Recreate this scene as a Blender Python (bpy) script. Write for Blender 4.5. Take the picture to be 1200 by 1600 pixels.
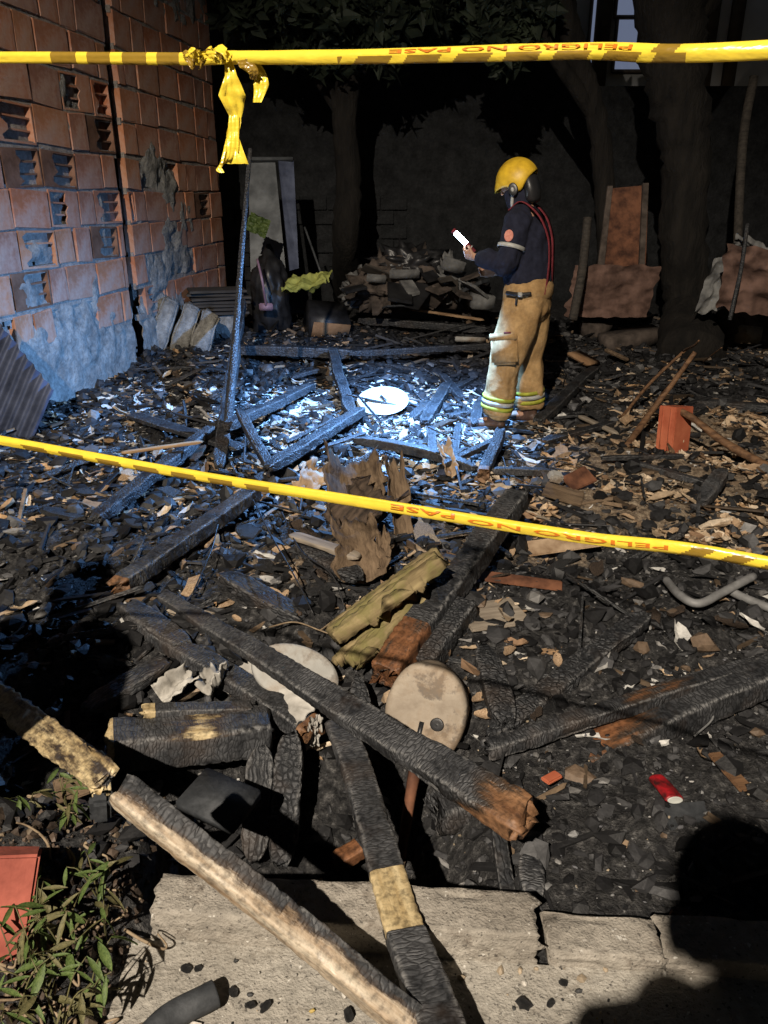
import bpy, bmesh, math, random
import numpy as np
from mathutils import Vector, Matrix, noise

for _o in list(bpy.data.objects):
    bpy.data.objects.remove(_o, do_unlink=True)
scene = bpy.context.scene
col = scene.collection
R = math.radians

# ------------------------------------------------------------------ camera
CAM_H, PITCH, FPX = 1.6, R(22.07), 1209.0      # eye height, downward pitch, focal length in photo pixels
cam_data = bpy.data.cameras.new('camera')
cam_data.sensor_fit = 'VERTICAL'
cam_data.sensor_height = 36.0
cam_data.lens = FPX / 1600.0 * 36.0
cam_data.clip_start = 0.02
cam_data.clip_end = 300.0
cam = bpy.data.objects.new('camera', cam_data)
cam.location = (0, 0, CAM_H)
cam.rotation_euler = (R(90) - PITCH, 0, 0)
col.objects.link(cam)
scene.camera = cam

# ------------------------------------------------------------------ night sky
world = bpy.data.worlds.new('World')
scene.world = world
world.use_nodes = True
wn = world.node_tree.nodes
wl = world.node_tree.links
wn.clear()
w_out = wn.new('ShaderNodeOutputWorld')
w_bg = wn.new('ShaderNodeBackground')
w_sky = wn.new('ShaderNodeTexSky')
w_sky.sky_type = 'NISHITA'
w_sky.sun_disc = False
w_sky.sun_elevation = R(12)
w_sky.sun_rotation = R(200)
w_bg.inputs['Strength'].default_value = 0.0050
wl.new(w_sky.outputs[0], w_bg.inputs['Color'])
wl.new(w_bg.outputs[0], w_out.inputs['Surface'])

# ------------------------------------------------------------------ lights: the street lamp behind the photographer, the hand torch
LAMP = Vector((-1.6, -3.7, 5.5))
def add_spot(name, loc, target, watts, colour, size, blend, radius):
    d = bpy.data.lights.new(name, 'SPOT')
    d.energy = watts
    d.color = colour
    d.spot_size = R(size)
    d.spot_blend = blend
    d.shadow_soft_size = radius
    o = bpy.data.objects.new(name, d)
    o.location = loc
    o.rotation_euler = (Vector(target) - Vector(loc)).to_track_quat('-Z', 'Y').to_euler()
    col.objects.link(o)
    return o
add_spot('street_lamp_light', LAMP, (-0.3, 3.3, 0.0), 4700, (1.0, 0.88, 0.73), 70, 0.60, 0.045)
TORCH = Vector((0.530, 5.665, 1.345))
add_spot('torch_light', TORCH + Vector((-0.06, -0.03, -0.02)), TORCH + Vector((-0.60, 0.02, -0.85)), 1150, (0.20, 0.46, 1.0), 148, 0.85, 0.03)

scene.view_settings.view_transform = 'Standard'
scene.view_settings.look = 'None'
scene.view_settings.exposure = 0.0
scene.view_settings.gamma = 1.0
scene.view_settings.use_curve_mapping = False
scene.cycles.max_bounces = 2
scene.cycles.diffuse_bounces = 2
scene.cycles.glossy_bounces = 1
scene.cycles.caustics_reflective = False
scene.cycles.caustics_refractive = False
scene.cycles.adaptive_threshold = 0.02
scene.cycles.use_denoising = True

# ------------------------------------------------------------------ measuring helpers: where a thing stands in the place
_F = Vector((0, math.cos(PITCH), -math.sin(PITCH)))
_U = Vector((0, math.sin(PITCH), math.cos(PITCH)))
_C = Vector((0, 0, CAM_H))
def _ray(px, py):
    return _F + Vector((1, 0, 0)) * ((px - 600) / FPX) + _U * ((800 - py) / FPX)
def PZ(px, py, z=0.0):
    d = _ray(px, py)
    return _C + d * ((z - CAM_H) / d.z)
def PY(px, py, Y):
    d = _ray(px, py)
    return _C + d * (Y / d.y)
def dep(p):
    return (Vector(p) - _C).dot(_F)
def mpp(p):
    return dep(p) / FPX

# ------------------------------------------------------------------ numpy noise and the lie of the land
def _h(xi, yi, s):
    h = (xi.astype(np.int64) * 374761393 + yi.astype(np.int64) * 668265263 + s * 1442695041) & 0xffffffff
    h = ((h ^ (h >> 13)) * 1274126177) & 0xffffffff
    h = h ^ (h >> 16)
    return (h & 0xffff) / 65535.0
def vn(x, y, s=0):
    x = np.asarray(x, float); y = np.asarray(y, float)
    xi = np.floor(x); yi = np.floor(y)
    fx = x - xi; fy = y - yi
    fx = fx * fx * (3 - 2 * fx); fy = fy * fy * (3 - 2 * fy)
    a = _h(xi, yi, s); b = _h(xi + 1, yi, s); c = _h(xi, yi + 1, s); d = _h(xi + 1, yi + 1, s)
    return a + (b - a) * fx + (c - a) * fy + (a - b - c + d) * fx * fy
def fbm(x, y, s=0, o=4):
    r = 0; a = 0.5; f = 1.0
    for k in range(o):
        r = r + a * (vn(x * f, y * f, s + k * 17) - 0.5)
        a *= 0.5; f *= 2.1
    return r
def sst(e0, e1, x):
    t = np.clip((x - e0) / (e1 - e0), 0, 1)
    return t * t * (3 - 2 * t)
def kerb_y(x):
    return 1.375 - 0.075 * np.asarray(x, float)
def gz0(x, y):
    """smooth height of the burnt ground"""
    x = np.asarray(x, float); y = np.asarray(y, float)
    d = y - kerb_y(x)
    pit = (0.42 * (1 - sst(0.02, 0.42, x)) + 0.05)
    pit = pit * (1 - 0.6 * (1 - sst(-0.75, -0.45, x)))
    z = -pit * (1 - sst(0.35, 1.5, d))
    z = z + 0.10 * np.exp(-(((x - 0.02) / 0.45) ** 2 + ((y - 3.3) / 0.5) ** 2))
    z = z + 0.05 * np.exp(-(((x + 1.4) / 0.8) ** 2 + ((y - 3.6) / 0.9) ** 2))
    z = z + 0.10 * sst(7.0, 10.0, y)
    z = z * sst(-0.02, 0.03, d) + (-0.03) * (1 - sst(-0.02, 0.03, d))
    bank = (1 - sst(-0.64, -0.54, x)) * sst(0.75, 0.95, y) * (1 - sst(1.5, 1.9, y))
    z = z * (1 - bank) + bank * 0.10
    return z
def gz(x, y):
    x = np.asarray(x, float); y = np.asarray(y, float)
    d = sst(0.0, 0.25, y - kerb_y(x))
    bank = (1 - sst(-0.64, -0.54, x)) * sst(0.75, 0.95, y)
    k = np.maximum(d, bank)
    return gz0(x, y) + k * (0.17 * fbm(x * 1.7, y * 1.7, 3, 3) + 0.075 * fbm(x * 7, y * 7, 5, 3))
def G(x, y, dz=0.0):
    return Vector((x, y, float(gz(x, y)) + dz))

# ------------------------------------------------------------------ object helpers
rng = random.Random(7)
nrg = np.random.default_rng(11)
def tag(o, label=None, cat=None, group=None, kind=None):
    if label: o['label'] = label
    if cat: o['category'] = cat
    if group: o['group'] = group
    if kind: o['kind'] = kind
    return o
def mesh(name, verts, faces, smooth=True):
    me = bpy.data.meshes.new(name)
    me.from_pydata([tuple(v) for v in verts], [], [tuple(f) for f in faces])
    if smooth:
        me.shade_smooth()
    me.update()
    return me
def add(name, me, m=None, parent=None, loc=None, rot=None, scale=None):
    o = bpy.data.objects.new(name, me)
    col.objects.link(o)
    if m is not None and me is not None:
        if len(me.materials) == 0:
            me.materials.append(m)
    if parent is not None: o.parent = parent
    if loc is not None: o.location = loc
    if rot is not None: o.rotation_euler = rot
    if scale is not None: o.scale = scale
    return o
def empty(name, loc=(0, 0, 0), rz=0.0):
    o = bpy.data.objects.new(name, None)
    o.empty_display_size = 0.1
    o.location = loc
    o.rotation_euler = (0, 0, rz)
    col.objects.link(o)
    return o
def set_attr(me, name, vals):
    a = me.attributes.new(name, 'FLOAT', 'POINT')
    a.data.foreach_set('value', np.asarray(vals, dtype=np.float32))
def set_col(me, vals, name='tint'):
    a = me.attributes.new(name, 'FLOAT_COLOR', 'POINT')
    v = np.ones((len(me.vertices), 4), dtype=np.float32)
    v[:, :3] = vals
    a.data.foreach_set('color', v.ravel())
def box_geo(sx, sy, sz, bev=0.0, off=(0, 0, 0)):
    bm = bmesh.new()
    bmesh.ops.create_cube(bm, size=1.0)
    for v in bm.verts:
        v.co = Vector((v.co.x * sx, v.co.y * sy, v.co.z * sz))
    if bev > 0:
        bmesh.ops.bevel(bm, geom=list(bm.edges), offset=bev, segments=2, affect='EDGES')
    vs = [v.co + Vector(off) for v in bm.verts]
    bm.verts.index_update()
    fs = [[v.index for v in f.verts] for f in bm.faces]
    bm.free()
    return vs, fs
def join(*geos):
    V = []; Fc = []
    for vs, fs in geos:
        k = len(V)
        V.extend(vs)
        Fc.extend([[i + k for i in f] for f in fs])
    return V, Fc
def xf(geo, M):
    return [M @ Vector(v) for v in geo[0]], geo[1]
def frame(p0, p1, roll=0.0):
    x = (Vector(p1) - Vector(p0)).normalized()
    up = Vector((0, 0, 1)) if abs(x.z) < 0.95 else Vector((0, 1, 0))
    y = up.cross(x).normalized()
    z = x.cross(y)
    c, s = math.cos(roll), math.sin(roll)
    y2 = y * c + z * s
    z2 = z * c - y * s
    return Matrix(((x.x, y2.x, z2.x, p0[0]), (x.y, y2.y, z2.y, p0[1]), (x.z, y2.z, z2.z, p0[2]), (0, 0, 0, 1)))
def smooth_path(pts, n):
    P = [Vector(p) for p in pts]
    P = [P[0] * 2 - P[1]] + P + [P[-1] * 2 - P[-2]]
    out = []
    for i in range(1, len(P) - 2):
        for k in range(n):
            t = k / n
            a, b, c, d = P[i - 1], P[i], P[i + 1], P[i + 2]
            out.append(0.5 * ((2 * b) + (c - a) * t + (2 * a - 5 * b + 4 * c - d) * t * t + (3 * b - a - 3 * c + d) * t ** 3))
    out.append(P[-2])
    return out
def tube_geo(pts, rad, nr=8, seg=6, wob=0.0, seed=0):
    path = smooth_path(pts, seg) if len(pts) > 2 else [Vector(pts[0]).lerp(Vector(pts[1]), k / 8) for k in range(9)]
    n = len(path)
    V = []; Fc = []
    ref = None
    for i, p in enumerate(path):
        t = (path[min(i + 1, n - 1)] - path[max(i - 1, 0)]).normalized()
        if ref is None:
            ref = Vector((0, 0, 1)) if abs(t.z) < 0.9 else Vector((1, 0, 0))
        ref = (ref - t * ref.dot(t)).normalized()
        b = t.cross(ref)
        u = i / (n - 1)
        r = rad(u) if callable(rad) else rad
        for k in range(nr):
            a = 2 * math.pi * k / nr
            q = 1.0
            if wob:
                q = 1 + wob * noise.noise(p * 14 + Vector((seed, math.cos(a) * 1.3, math.sin(a) * 1.3)))
            V.append(p + (ref * math.cos(a) + b * math.sin(a)) * r * q)
        if i:
            for k in range(nr):
                k2 = (k + 1) % nr
                Fc.append([(i - 1) * nr + k, (i - 1) * nr + k2, i * nr + k2, i * nr + k])
    Fc.append([k for k in range(nr)][::-1])
    Fc.append([(n - 1) * nr + k for k in range(nr)])
    return V, Fc
def loft_geo(pts, radii, front=(1, 0, 0), nr=20, power=2.0):
    """closed elliptical loft with rounded ends; radii = (side, front) pairs"""
    P = [Vector(p) for p in pts]
    rr = [(r, r) if not isinstance(r, (tuple, list)) else r for r in radii]
    t0 = (P[1] - P[0]).normalized(); t1 = (P[-1] - P[-2]).normalized()
    c0 = min(rr[0]); c1 = min(rr[-1])
    seqP = [P[0] - t0 * c0 * 0.55, P[0] - t0 * c0 * 0.38] + P + [P[-1] + t1 * c1 * 0.38, P[-1] + t1 * c1 * 0.55]
    seqR = [(rr[0][0] * .35, rr[0][1] * .35), (rr[0][0] * .78, rr[0][1] * .78)] + rr + [(rr[-1][0] * .78, rr[-1][1] * .78), (rr[-1][0] * .35, rr[-1][1] * .35)]
    V = []; Fc = []
    n = len(seqP)
    f0 = Vector(front)
    for i, p in enumerate(seqP):
        t = (seqP[min(i + 1, n - 1)] - seqP[max(i - 1, 0)]).normalized()
        f = (f0 - t * f0.dot(t))
        f = f.normalized() if f.length > 1e-4 else t.orthogonal().normalized()
        s = t.cross(f)
        for k in range(nr):
            a = 2 * math.pi * k / nr
            ca, sa = math.cos(a), math.sin(a)
            ca = math.copysign(abs(ca) ** (2 / power), ca); sa = math.copysign(abs(sa) ** (2 / power), sa)
            V.append(p + s * ca * seqR[i][0] + f * sa * seqR[i][1])
        if i:
            for k in range(nr):
                k2 = (k + 1) % nr
                Fc.append([(i - 1) * nr + k, (i - 1) * nr + k2, i * nr + k2, i * nr + k])
    Fc.append(list(range(nr))[::-1])
    Fc.append([(n - 1) * nr + k for k in range(nr)])
    return V, Fc
def fused(name, geos, voxel, smooth=4):
    """several closed shapes grown together into one continuous surface"""
    V, Fc = join(*geos)
    me = mesh(name, V, Fc)
    bm = bmesh.new(); bm.from_mesh(me)
    bmesh.ops.recalc_face_normals(bm, faces=list(bm.faces))
    bm.to_mesh(me); bm.free()
    o = bpy.data.objects.new(name, me)
    col.objects.link(o)
    m = o.modifiers.new('remesh', 'REMESH'); m.mode = 'VOXEL'; m.voxel_size = voxel; m.use_smooth_shade = True
    s = o.modifiers.new('smooth', 'SMOOTH'); s.factor = 0.5; s.iterations = smooth
    dg = bpy.context.evaluated_depsgraph_get()
    out = bpy.data.meshes.new_from_object(o.evaluated_get(dg))
    bpy.data.objects.remove(o, do_unlink=True)
    out.name = name
    out.shade_smooth()
    return out
def wrinkle(me, amp, sc, stretch=(1, 1, 1), seed=0.0, zfun=None):
    N = [Vector(v.normal) for v in me.vertices]
    for v, n in zip(me.vertices, N):
        p = Vector((v.co.x * stretch[0], v.co.y * stretch[1], v.co.z * stretch[2])) * sc + Vector((seed, seed * 1.7, 3.1))
        a = noise.noise(p) + 0.5 * noise.noise(p * 2.3)
        k = zfun(v.co) if zfun else 1.0
        v.co += n * (amp * a * k)
    me.update()

# ------------------------------------------------------------------ materials (procedural, one helper for the common case)
MATS = {}
class NT:
    def __init__(self, name):
        self.m = bpy.data.materials.new(name)
        self.m.use_nodes = True
        self.n = self.m.node_tree.nodes
        self.l = self.m.node_tree.links
        self.b = self.n['Principled BSDF']
        MATS[name] = self.m
    def node(self, t, **kw):
        x = self.n.new(t)
        for k, v in kw.items():
            if k in x.inputs.keys():
                x.inputs[k].default_value = v
            else:
                setattr(x, k, v)
        return x
    def coord(self, stretch=(1, 1, 1), which='Object'):
        t = self.node('ShaderNodeTexCoord')
        mp = self.node('ShaderNodeMapping')
        mp.inputs['Scale'].default_value = stretch
        self.l.new(t.outputs[which], mp.inputs['Vector'])
        return mp.outputs['Vector']
    def noise(self, vec, scale, detail=5, rough=0.6, dist=0.0):
        x = self.node('ShaderNodeTexNoise')
        x.inputs['Scale'].default_value = scale
        x.inputs['Detail'].default_value = detail
        x.inputs['Roughness'].default_value = rough
        x.inputs['Distortion'].default_value = dist
        self.l.new(vec, x.inputs['Vector'])
        return x.outputs['Fac']
    def voronoi(self, vec, scale, feature='DISTANCE_TO_EDGE', rnd=1.0):
        x = self.node('ShaderNodeTexVoronoi')
        x.feature = feature
        x.inputs['Scale'].default_value = scale
        x.inputs['Randomness'].default_value = rnd
        self.l.new(vec, x.inputs['Vector'])
        return x.outputs['Distance']
    def ramp(self, fac, stops):
        x = self.node('ShaderNodeValToRGB')
        e = x.color_ramp.elements
        while len(e) < len(stops): e.new(0.5)
        for i, (p, c) in enumerate(stops):
            e[i].position = p
            e[i].color = (c, c, c, 1) if not isinstance(c, (tuple, list)) else (*c, 1)
        self.l.new(fac, x.inputs['Fac'])
        return x.outputs['Color']
    def mix(self, fac, a, b, blend='MIX'):
        x = self.node('ShaderNodeMix')
        x.data_type = 'RGBA'
        x.blend_type = blend
        for sock, val in ((x.inputs[0], fac), (x.inputs[6], a), (x.inputs[7], b)):
            if hasattr(val, 'node') or isinstance(val, bpy.types.NodeSocket):
                self.l.new(val, sock)
            elif isinstance(val, (tuple, list)):
                sock.default_value = (*val, 1)
            else:
                sock.default_value = val
        return x.outputs[2]
    def math(self, op, a, b=None, c=None):
        x = self.node('ShaderNodeMath')
        x.operation = op
        for i, v in enumerate((a, b, c)):
            if v is None: continue
            if isinstance(v, bpy.types.NodeSocket): self.l.new(v, x.inputs[i])
            else: x.inputs[i].default_value = v
        return x.outputs[0]
    def attr(self, name, out='Fac'):
        x = self.node('ShaderNodeAttribute')
        x.attribute_name = name
        return x.outputs[out]
    def bump(self, height, dist, strength=1.0, prev=None):
        x = self.node('ShaderNodeBump')
        x.inputs['Strength'].default_value = strength
        x.inputs['Distance'].default_value = dist
        self.l.new(height, x.inputs['Height'])
        if prev is not None: self.l.new(prev, x.inputs['Normal'])
        return x.outputs['Normal']
    def done(self, colour=None, rough=None, normal=None, spec=None, metal=None):
        for key, v in (('Base Color', colour), ('Roughness', rough), ('Normal', normal), ('Specular IOR Level', spec), ('Metallic', metal)):
            if v is None: continue
            if isinstance(v, bpy.types.NodeSocket): self.l.new(v, self.b.inputs[key])
            elif isinstance(v, (tuple, list)): self.b.inputs[key].default_value = (*v, 1)
            else: self.b.inputs[key].default_value = v
        return self.m
def simple(name, c1, c2, scale=8, stretch=(1, 1, 1), rough=0.8, bump=0.003, metal=0.0, spec=0.3, detail=6, lo=0.35, hi=0.65, fine=0.0):
    t = NT(name)
    v = t.coord(stretch)
    n = t.noise(v, scale, detail)
    c = t.ramp(n, [(lo, c1), (hi, c2)])
    if fine:
        c = t.mix(0.5, c, t.ramp(t.noise(v, fine, 3), [(0.3, 0.35), (0.7, 1.0)]), 'MULTIPLY')
    h = t.noise(v, scale * 4, 6)
    return t.done(c, rough, t.bump(h, bump) if bump else None, spec, metal)
def charred(name, rawA, rawB, cell=95, depth=0.0035, blk=(0.012, 0.013, 0.015), gry=(0.10, 0.102, 0.108), long=0.34, along=1.0):
    """alligator char over wood; the point attribute raw says where unburnt wood shows"""
    t = NT(name)
    v = t.coord((1, 1, 1))
    warp = t.node('ShaderNodeVectorMath'); warp.operation = 'ADD'
    nz = t.node('ShaderNodeTexNoise'); nz.inputs['Scale'].default_value = 16
    t.l.new(v, nz.inputs['Vector'])
    sc = t.node('ShaderNodeVectorMath'); sc.operation = 'SCALE'; sc.inputs['Scale'].default_value = 0.03
    t.l.new(nz.outputs['Color'], sc.inputs[0])
    t.l.new(v, warp.inputs[0]); t.l.new(sc.outputs[0], warp.inputs[1])
    mp = t.node('ShaderNodeMapping'); mp.inputs['Scale'].default_value = (along, long, long)
    t.l.new(warp.outputs[0], mp.inputs['Vector'])
    vd = t.voronoi(mp.outputs['Vector'], cell, 'DISTANCE_TO_EDGE', 0.75)
    crack = t.ramp(vd, [(0.0, 0.0), (0.22, 1.0)])
    n1 = t.noise(v, 9, 4)
    n2 = t.noise(v, 60, 4)
    c = t.ramp(t.math('ADD', t.math('MULTIPLY', n1, 0.6), t.math('MULTIPLY', n2, 0.4)), [(0.36, blk), (0.68, gry)])
    c = t.mix(1.0, c, t.ramp(vd, [(0.0, 0.45), (0.14, 1.0)]), 'MULTIPLY')
    ed = t.math('MULTIPLY', t.attr('edge'), t.ramp(n2, [(0.42, 0.0), (0.60, 0.75)]))
    c = t.mix(ed, c, (0.17, 0.168, 0.165))
    br = t.ramp(t.noise(v, 5, 3), [(0.52, 0.0), (0.70, 0.5)])
    c = t.mix(br, c, (0.05, 0.034, 0.024))
    # wood
    gv = t.coord((3, 38, 38))
    gn = t.noise(gv, 1.0, 6, 0.65)
    wood = t.ramp(gn, [(0.3, rawA), (0.7, rawB)])
    mask = t.math('ADD', t.attr('raw'), t.math('MULTIPLY', t.math('SUBTRACT', t.noise(t.coord((6, 22, 22)), 1.0, 5, 0.7), 0.5), 0.9))
    scorch = t.ramp(mask, [(0.34, 0.0), (0.50, 1.0)])
    mask = t.ramp(mask, [(0.46, 0.0), (0.60, 1.0)])
    wood = t.mix(0.75, wood, t.ramp(n2, [(0.34, 0.25), (0.56, 1.0)]), 'MULTIPLY')
    cc = t.mix(scorch, c, (0.045, 0.028, 0.017))
    cc = t.mix(mask, cc, wood)
    hc = t.math('MULTIPLY', t.math('MULTIPLY', crack, t.ramp(n1, [(0.36, 0.15), (0.58, 1.0)])), t.math('SUBTRACT', 1.0, mask))
    h = t.math('ADD', hc, t.math('MULTIPLY', gn, 0.35))
    nrm = t.bump(t.math('ADD', h, t.math('MULTIPLY', n2, 0.9)), depth)
    rg = t.ramp(n1, [(0.3, 0.42), (0.7, 0.72)])
    return t.done(cc, rg, nrm, 0.45)
charred('char', (0.10, 0.045, 0.02), (0.30, 0.16, 0.08))
charred('char_fine', (0.12, 0.06, 0.03), (0.26, 0.15, 0.08), cell=62, depth=0.007, long=0.75, along=0.8, gry=(0.065, 0.067, 0.072))
charred('char_orange', (0.10, 0.04, 0.018), (0.26, 0.115, 0.05), cell=80, gry=(0.07, 0.071, 0.075))
charred('char_paint', (0.20, 0.115, 0.05), (0.56, 0.50, 0.40), cell=85, depth=0.002)
charred('char_yellow', (0.30, 0.20, 0.08), (0.66, 0.54, 0.32), cell=85, depth=0.002)
charred('char_smooth', (0.12, 0.07, 0.04), (0.28, 0.18, 0.10), cell=60, depth=0.005, blk=(0.008, 0.009, 0.011), gry=(0.06, 0.062, 0.066), long=1.0, along=0.22)
simple('plank_wood', (0.22, 0.13, 0.07), (0.42, 0.28, 0.16), 1.0, (5, 45, 45), 0.75, 0.002)
simple('plank_grey', (0.16, 0.13, 0.10), (0.34, 0.29, 0.23), 1.0, (5, 45, 45), 0.8, 0.002)
simple('plank_dim', (0.025, 0.022, 0.019), (0.07, 0.06, 0.05), 1.0, (5, 45, 45), 0.85, 0.002)  # darker copy of plank_grey, the gloom of the rear put into its colour
simple('brown_stick', (0.07, 0.035, 0.018), (0.20, 0.11, 0.055), 1.0, (6, 40, 40), 0.75, 0.003)
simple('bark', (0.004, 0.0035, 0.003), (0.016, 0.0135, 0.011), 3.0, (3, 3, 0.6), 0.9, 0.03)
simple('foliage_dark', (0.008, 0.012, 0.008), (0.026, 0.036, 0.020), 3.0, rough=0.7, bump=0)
simple('leaf_green', (0.03, 0.055, 0.012), (0.10, 0.14, 0.04), 14.0, rough=0.55, bump=0.0005)
simple('leaf_olive', (0.05, 0.05, 0.02), (0.14, 0.125, 0.055), 14.0, rough=0.6, bump=0.0005)
simple('root', (0.13, 0.09, 0.055), (0.30, 0.23, 0.15), 20.0, rough=0.8, bump=0.001)
simple('dry_leaf', (0.22, 0.14, 0.08), (0.48, 0.35, 0.23), 9.0, rough=0.75, bump=0.002)
simple('rust', (0.05, 0.02, 0.012), (0.20, 0.085, 0.045), 9.0, rough=0.8, bump=0.002, spec=0.3)
simple('tin_grey', (0.05, 0.055, 0.06), (0.13, 0.14, 0.15), 4.0, rough=0.5, bump=0.001, metal=0.4)
simple('zinc_blue', (0.04, 0.05, 0.085), (0.11, 0.13, 0.20), 5.0, rough=0.5, bump=0.001, metal=0.3)
simple('white_enamel', (0.40, 0.41, 0.38), (0.60, 0.61, 0.57), 5.0, rough=0.35, bump=0.0005, spec=0.5)
simple('white_cloth', (0.22, 0.205, 0.18), (0.52, 0.50, 0.46), 8.0, rough=0.85, bump=0.0006)
simple('plastic_black', (0.010, 0.010, 0.011), (0.025, 0.025, 0.027), 8.0, rough=0.4, bump=0.001, spec=0.5)
simple('hose_grey', (0.11, 0.11, 0.11), (0.22, 0.22, 0.22), 12.0, rough=0.5, bump=0.001)
simple('cloth_dun', (0.03, 0.024, 0.02), (0.12, 0.095, 0.08), 6.0, rough=0.95, bump=0.006)
simple('cloth_pink', (0.06, 0.034, 0.026), (0.19, 0.115, 0.09), 6.0, rough=0.95, bump=0.006)
simple('cloth_grey', (0.07, 0.07, 0.07), (0.22, 0.22, 0.215), 6.0, rough=0.95, bump=0.006)
simple('cloth_lime', (0.20, 0.22, 0.05), (0.42, 0.44, 0.12), 6.0, rough=0.9, bump=0.004)
simple('red_tin', (0.03, 0.008, 0.008), (0.40, 0.012, 0.018), 26.0, rough=0.4, bump=0.001, spec=0.5)
simple('foam_slate', (0.028, 0.031, 0.035), (0.06, 0.064, 0.07), 18.0, rough=0.7, bump=0.002, fine=60)
simple('cardboard', (0.20, 0.11, 0.055), (0.36, 0.22, 0.12), 6.0, rough=0.85, bump=0.002)
simple('white_wall', (0.70, 0.72, 0.75), (0.80, 0.82, 0.84), 2.0, rough=0.85, bump=0.002)
simple('brown_post', (0.10, 0.075, 0.055), (0.18, 0.14, 0.10), 4.0, rough=0.8, bump=0.002)
simple('glass_dark', (0.02, 0.025, 0.035), (0.04, 0.05, 0.06), 2.0, rough=0.1, bump=0, spec=0.6)
simple('galvanised', (0.20, 0.21, 0.22), (0.32, 0.33, 0.34), 10.0, rough=0.5, metal=0.6, bump=0.001)

# more surfaces
def concrete_mat(name, c1, c2, dirt):
    t = NT(name)
    v = t.coord()
    n1 = t.noise(v, 4.5, 8, 0.65)
    n2 = t.noise(v, 38, 6, 0.6)
    n3 = t.noise(v, 160, 3, 0.5)
    c = t.ramp(n1, [(0.32, c1), (0.62, c2)])
    c = t.mix(0.55, c, t.ramp(n2, [(0.3, 0.45), (0.6, 1.0)]), 'MULTIPLY')
    st = t.ramp(t.noise(t.coord((1, 1, 1)), 9, 6, 0.8), [(0.52, 0.0), (0.68, 0.8)])
    c = t.mix(st, c, dirt)
    sp = t.ramp(t.noise(v, 90, 3, 0.6), [(0.61, 0.0), (0.68, 0.8)])
    wp = t.ramp(t.noise(t.coord((1.1, 1, 1)), 55, 3, 0.6), [(0.66, 0.0), (0.71, 0.7)])
    c = t.mix(wp, c, (0.62, 0.60, 0.55))
    c = t.mix(sp, c, (0.05, 0.045, 0.04))
    nr = t.bump(t.math('ADD', n2, t.math('MULTIPLY', n3, 0.5)), 0.008)
    return t.done(c, 0.85, nr, 0.25)
concrete_mat('concrete', (0.22, 0.20, 0.17), (0.40, 0.375, 0.33), (0.15, 0.13, 0.105))
concrete_mat('concrete_top', (0.18, 0.16, 0.135), (0.36, 0.33, 0.285), (0.10, 0.08, 0.062))
def plaster_mat(name, c1, c2):
    t = NT(name)
    v = t.coord()
    n1 = t.noise(v, 5, 8, 0.7)
    n2 = t.noise(v, 24, 6, 0.7)
    c = t.ramp(n1, [(0.3, c1), (0.66, c2)])
    c = t.mix(0.6, c, t.ramp(n2, [(0.32, 0.3), (0.6, 1.0)]), 'MULTIPLY')
    nr = t.bump(n2, 0.03)
    nr = t.bump(t.noise(v, 90, 4), 0.006, 1.0, nr)
    return t.done(c, 0.9, nr, 0.2)
plaster_mat('plaster', (0.17, 0.165, 0.155), (0.42, 0.41, 0.38))
plaster_mat('mortar', (0.20, 0.17, 0.15), (0.44, 0.40, 0.36))
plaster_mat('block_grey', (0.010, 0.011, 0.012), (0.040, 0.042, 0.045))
def brick_mat():
    t = NT('clay_brick')
    oi = t.node('ShaderNodeObjectInfo')
    v = t.coord()
    base = t.ramp(oi.outputs['Random'], [(0.0, (0.46, 0.17, 0.085)), (0.25, (0.54, 0.23, 0.12)), (0.5, (0.42, 0.19, 0.12)), (0.75, (0.34, 0.17, 0.12)), (1.0, (0.52, 0.23, 0.115))])
    n = t.noise(v, 1.6, 6, 0.65)
    c = t.mix(0.8, base, t.ramp(n, [(0.28, 0.45), (0.62, 1.0)]), 'MULTIPLY')
    soot = t.ramp(t.noise(t.coord((1, 1, 1), 'Object'), 0.9, 5, 0.7), [(0.52, 0.0), (0.75, 0.65)])
    c = t.mix(soot, c, (0.13, 0.09, 0.075))
    dust = t.ramp(t.noise(v, 3.1, 6, 0.75), [(0.44, 0.0), (0.62, 0.72)])
    c = t.mix(dust, c, (0.46, 0.33, 0.27))
    nr = t.bump(t.noise(t.coord((1, 1, 14)), 1.2, 3), 0.004)
    nr = t.bump(t.noise(v, 9, 5), 0.006, 0.8, nr)
    return t.done(c, 0.95, nr, 0.1)
brick_mat()
simple('soot', (0.004, 0.004, 0.004), (0.012, 0.011, 0.010), 8, rough=0.95, bump=0.002)  # as a material: near black backing for the slot that imitates a shadow
simple('brick_inside', (0.10, 0.05, 0.03), (0.22, 0.12, 0.08), 8, rough=0.95, bump=0.004)
simple('brick_red', (0.36, 0.085, 0.04), (0.50, 0.15, 0.075), 6, rough=0.8, bump=0.002)
simple('brick_dull', (0.20, 0.05, 0.035), (0.36, 0.10, 0.07), 9, rough=0.85, bump=0.003)
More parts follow.
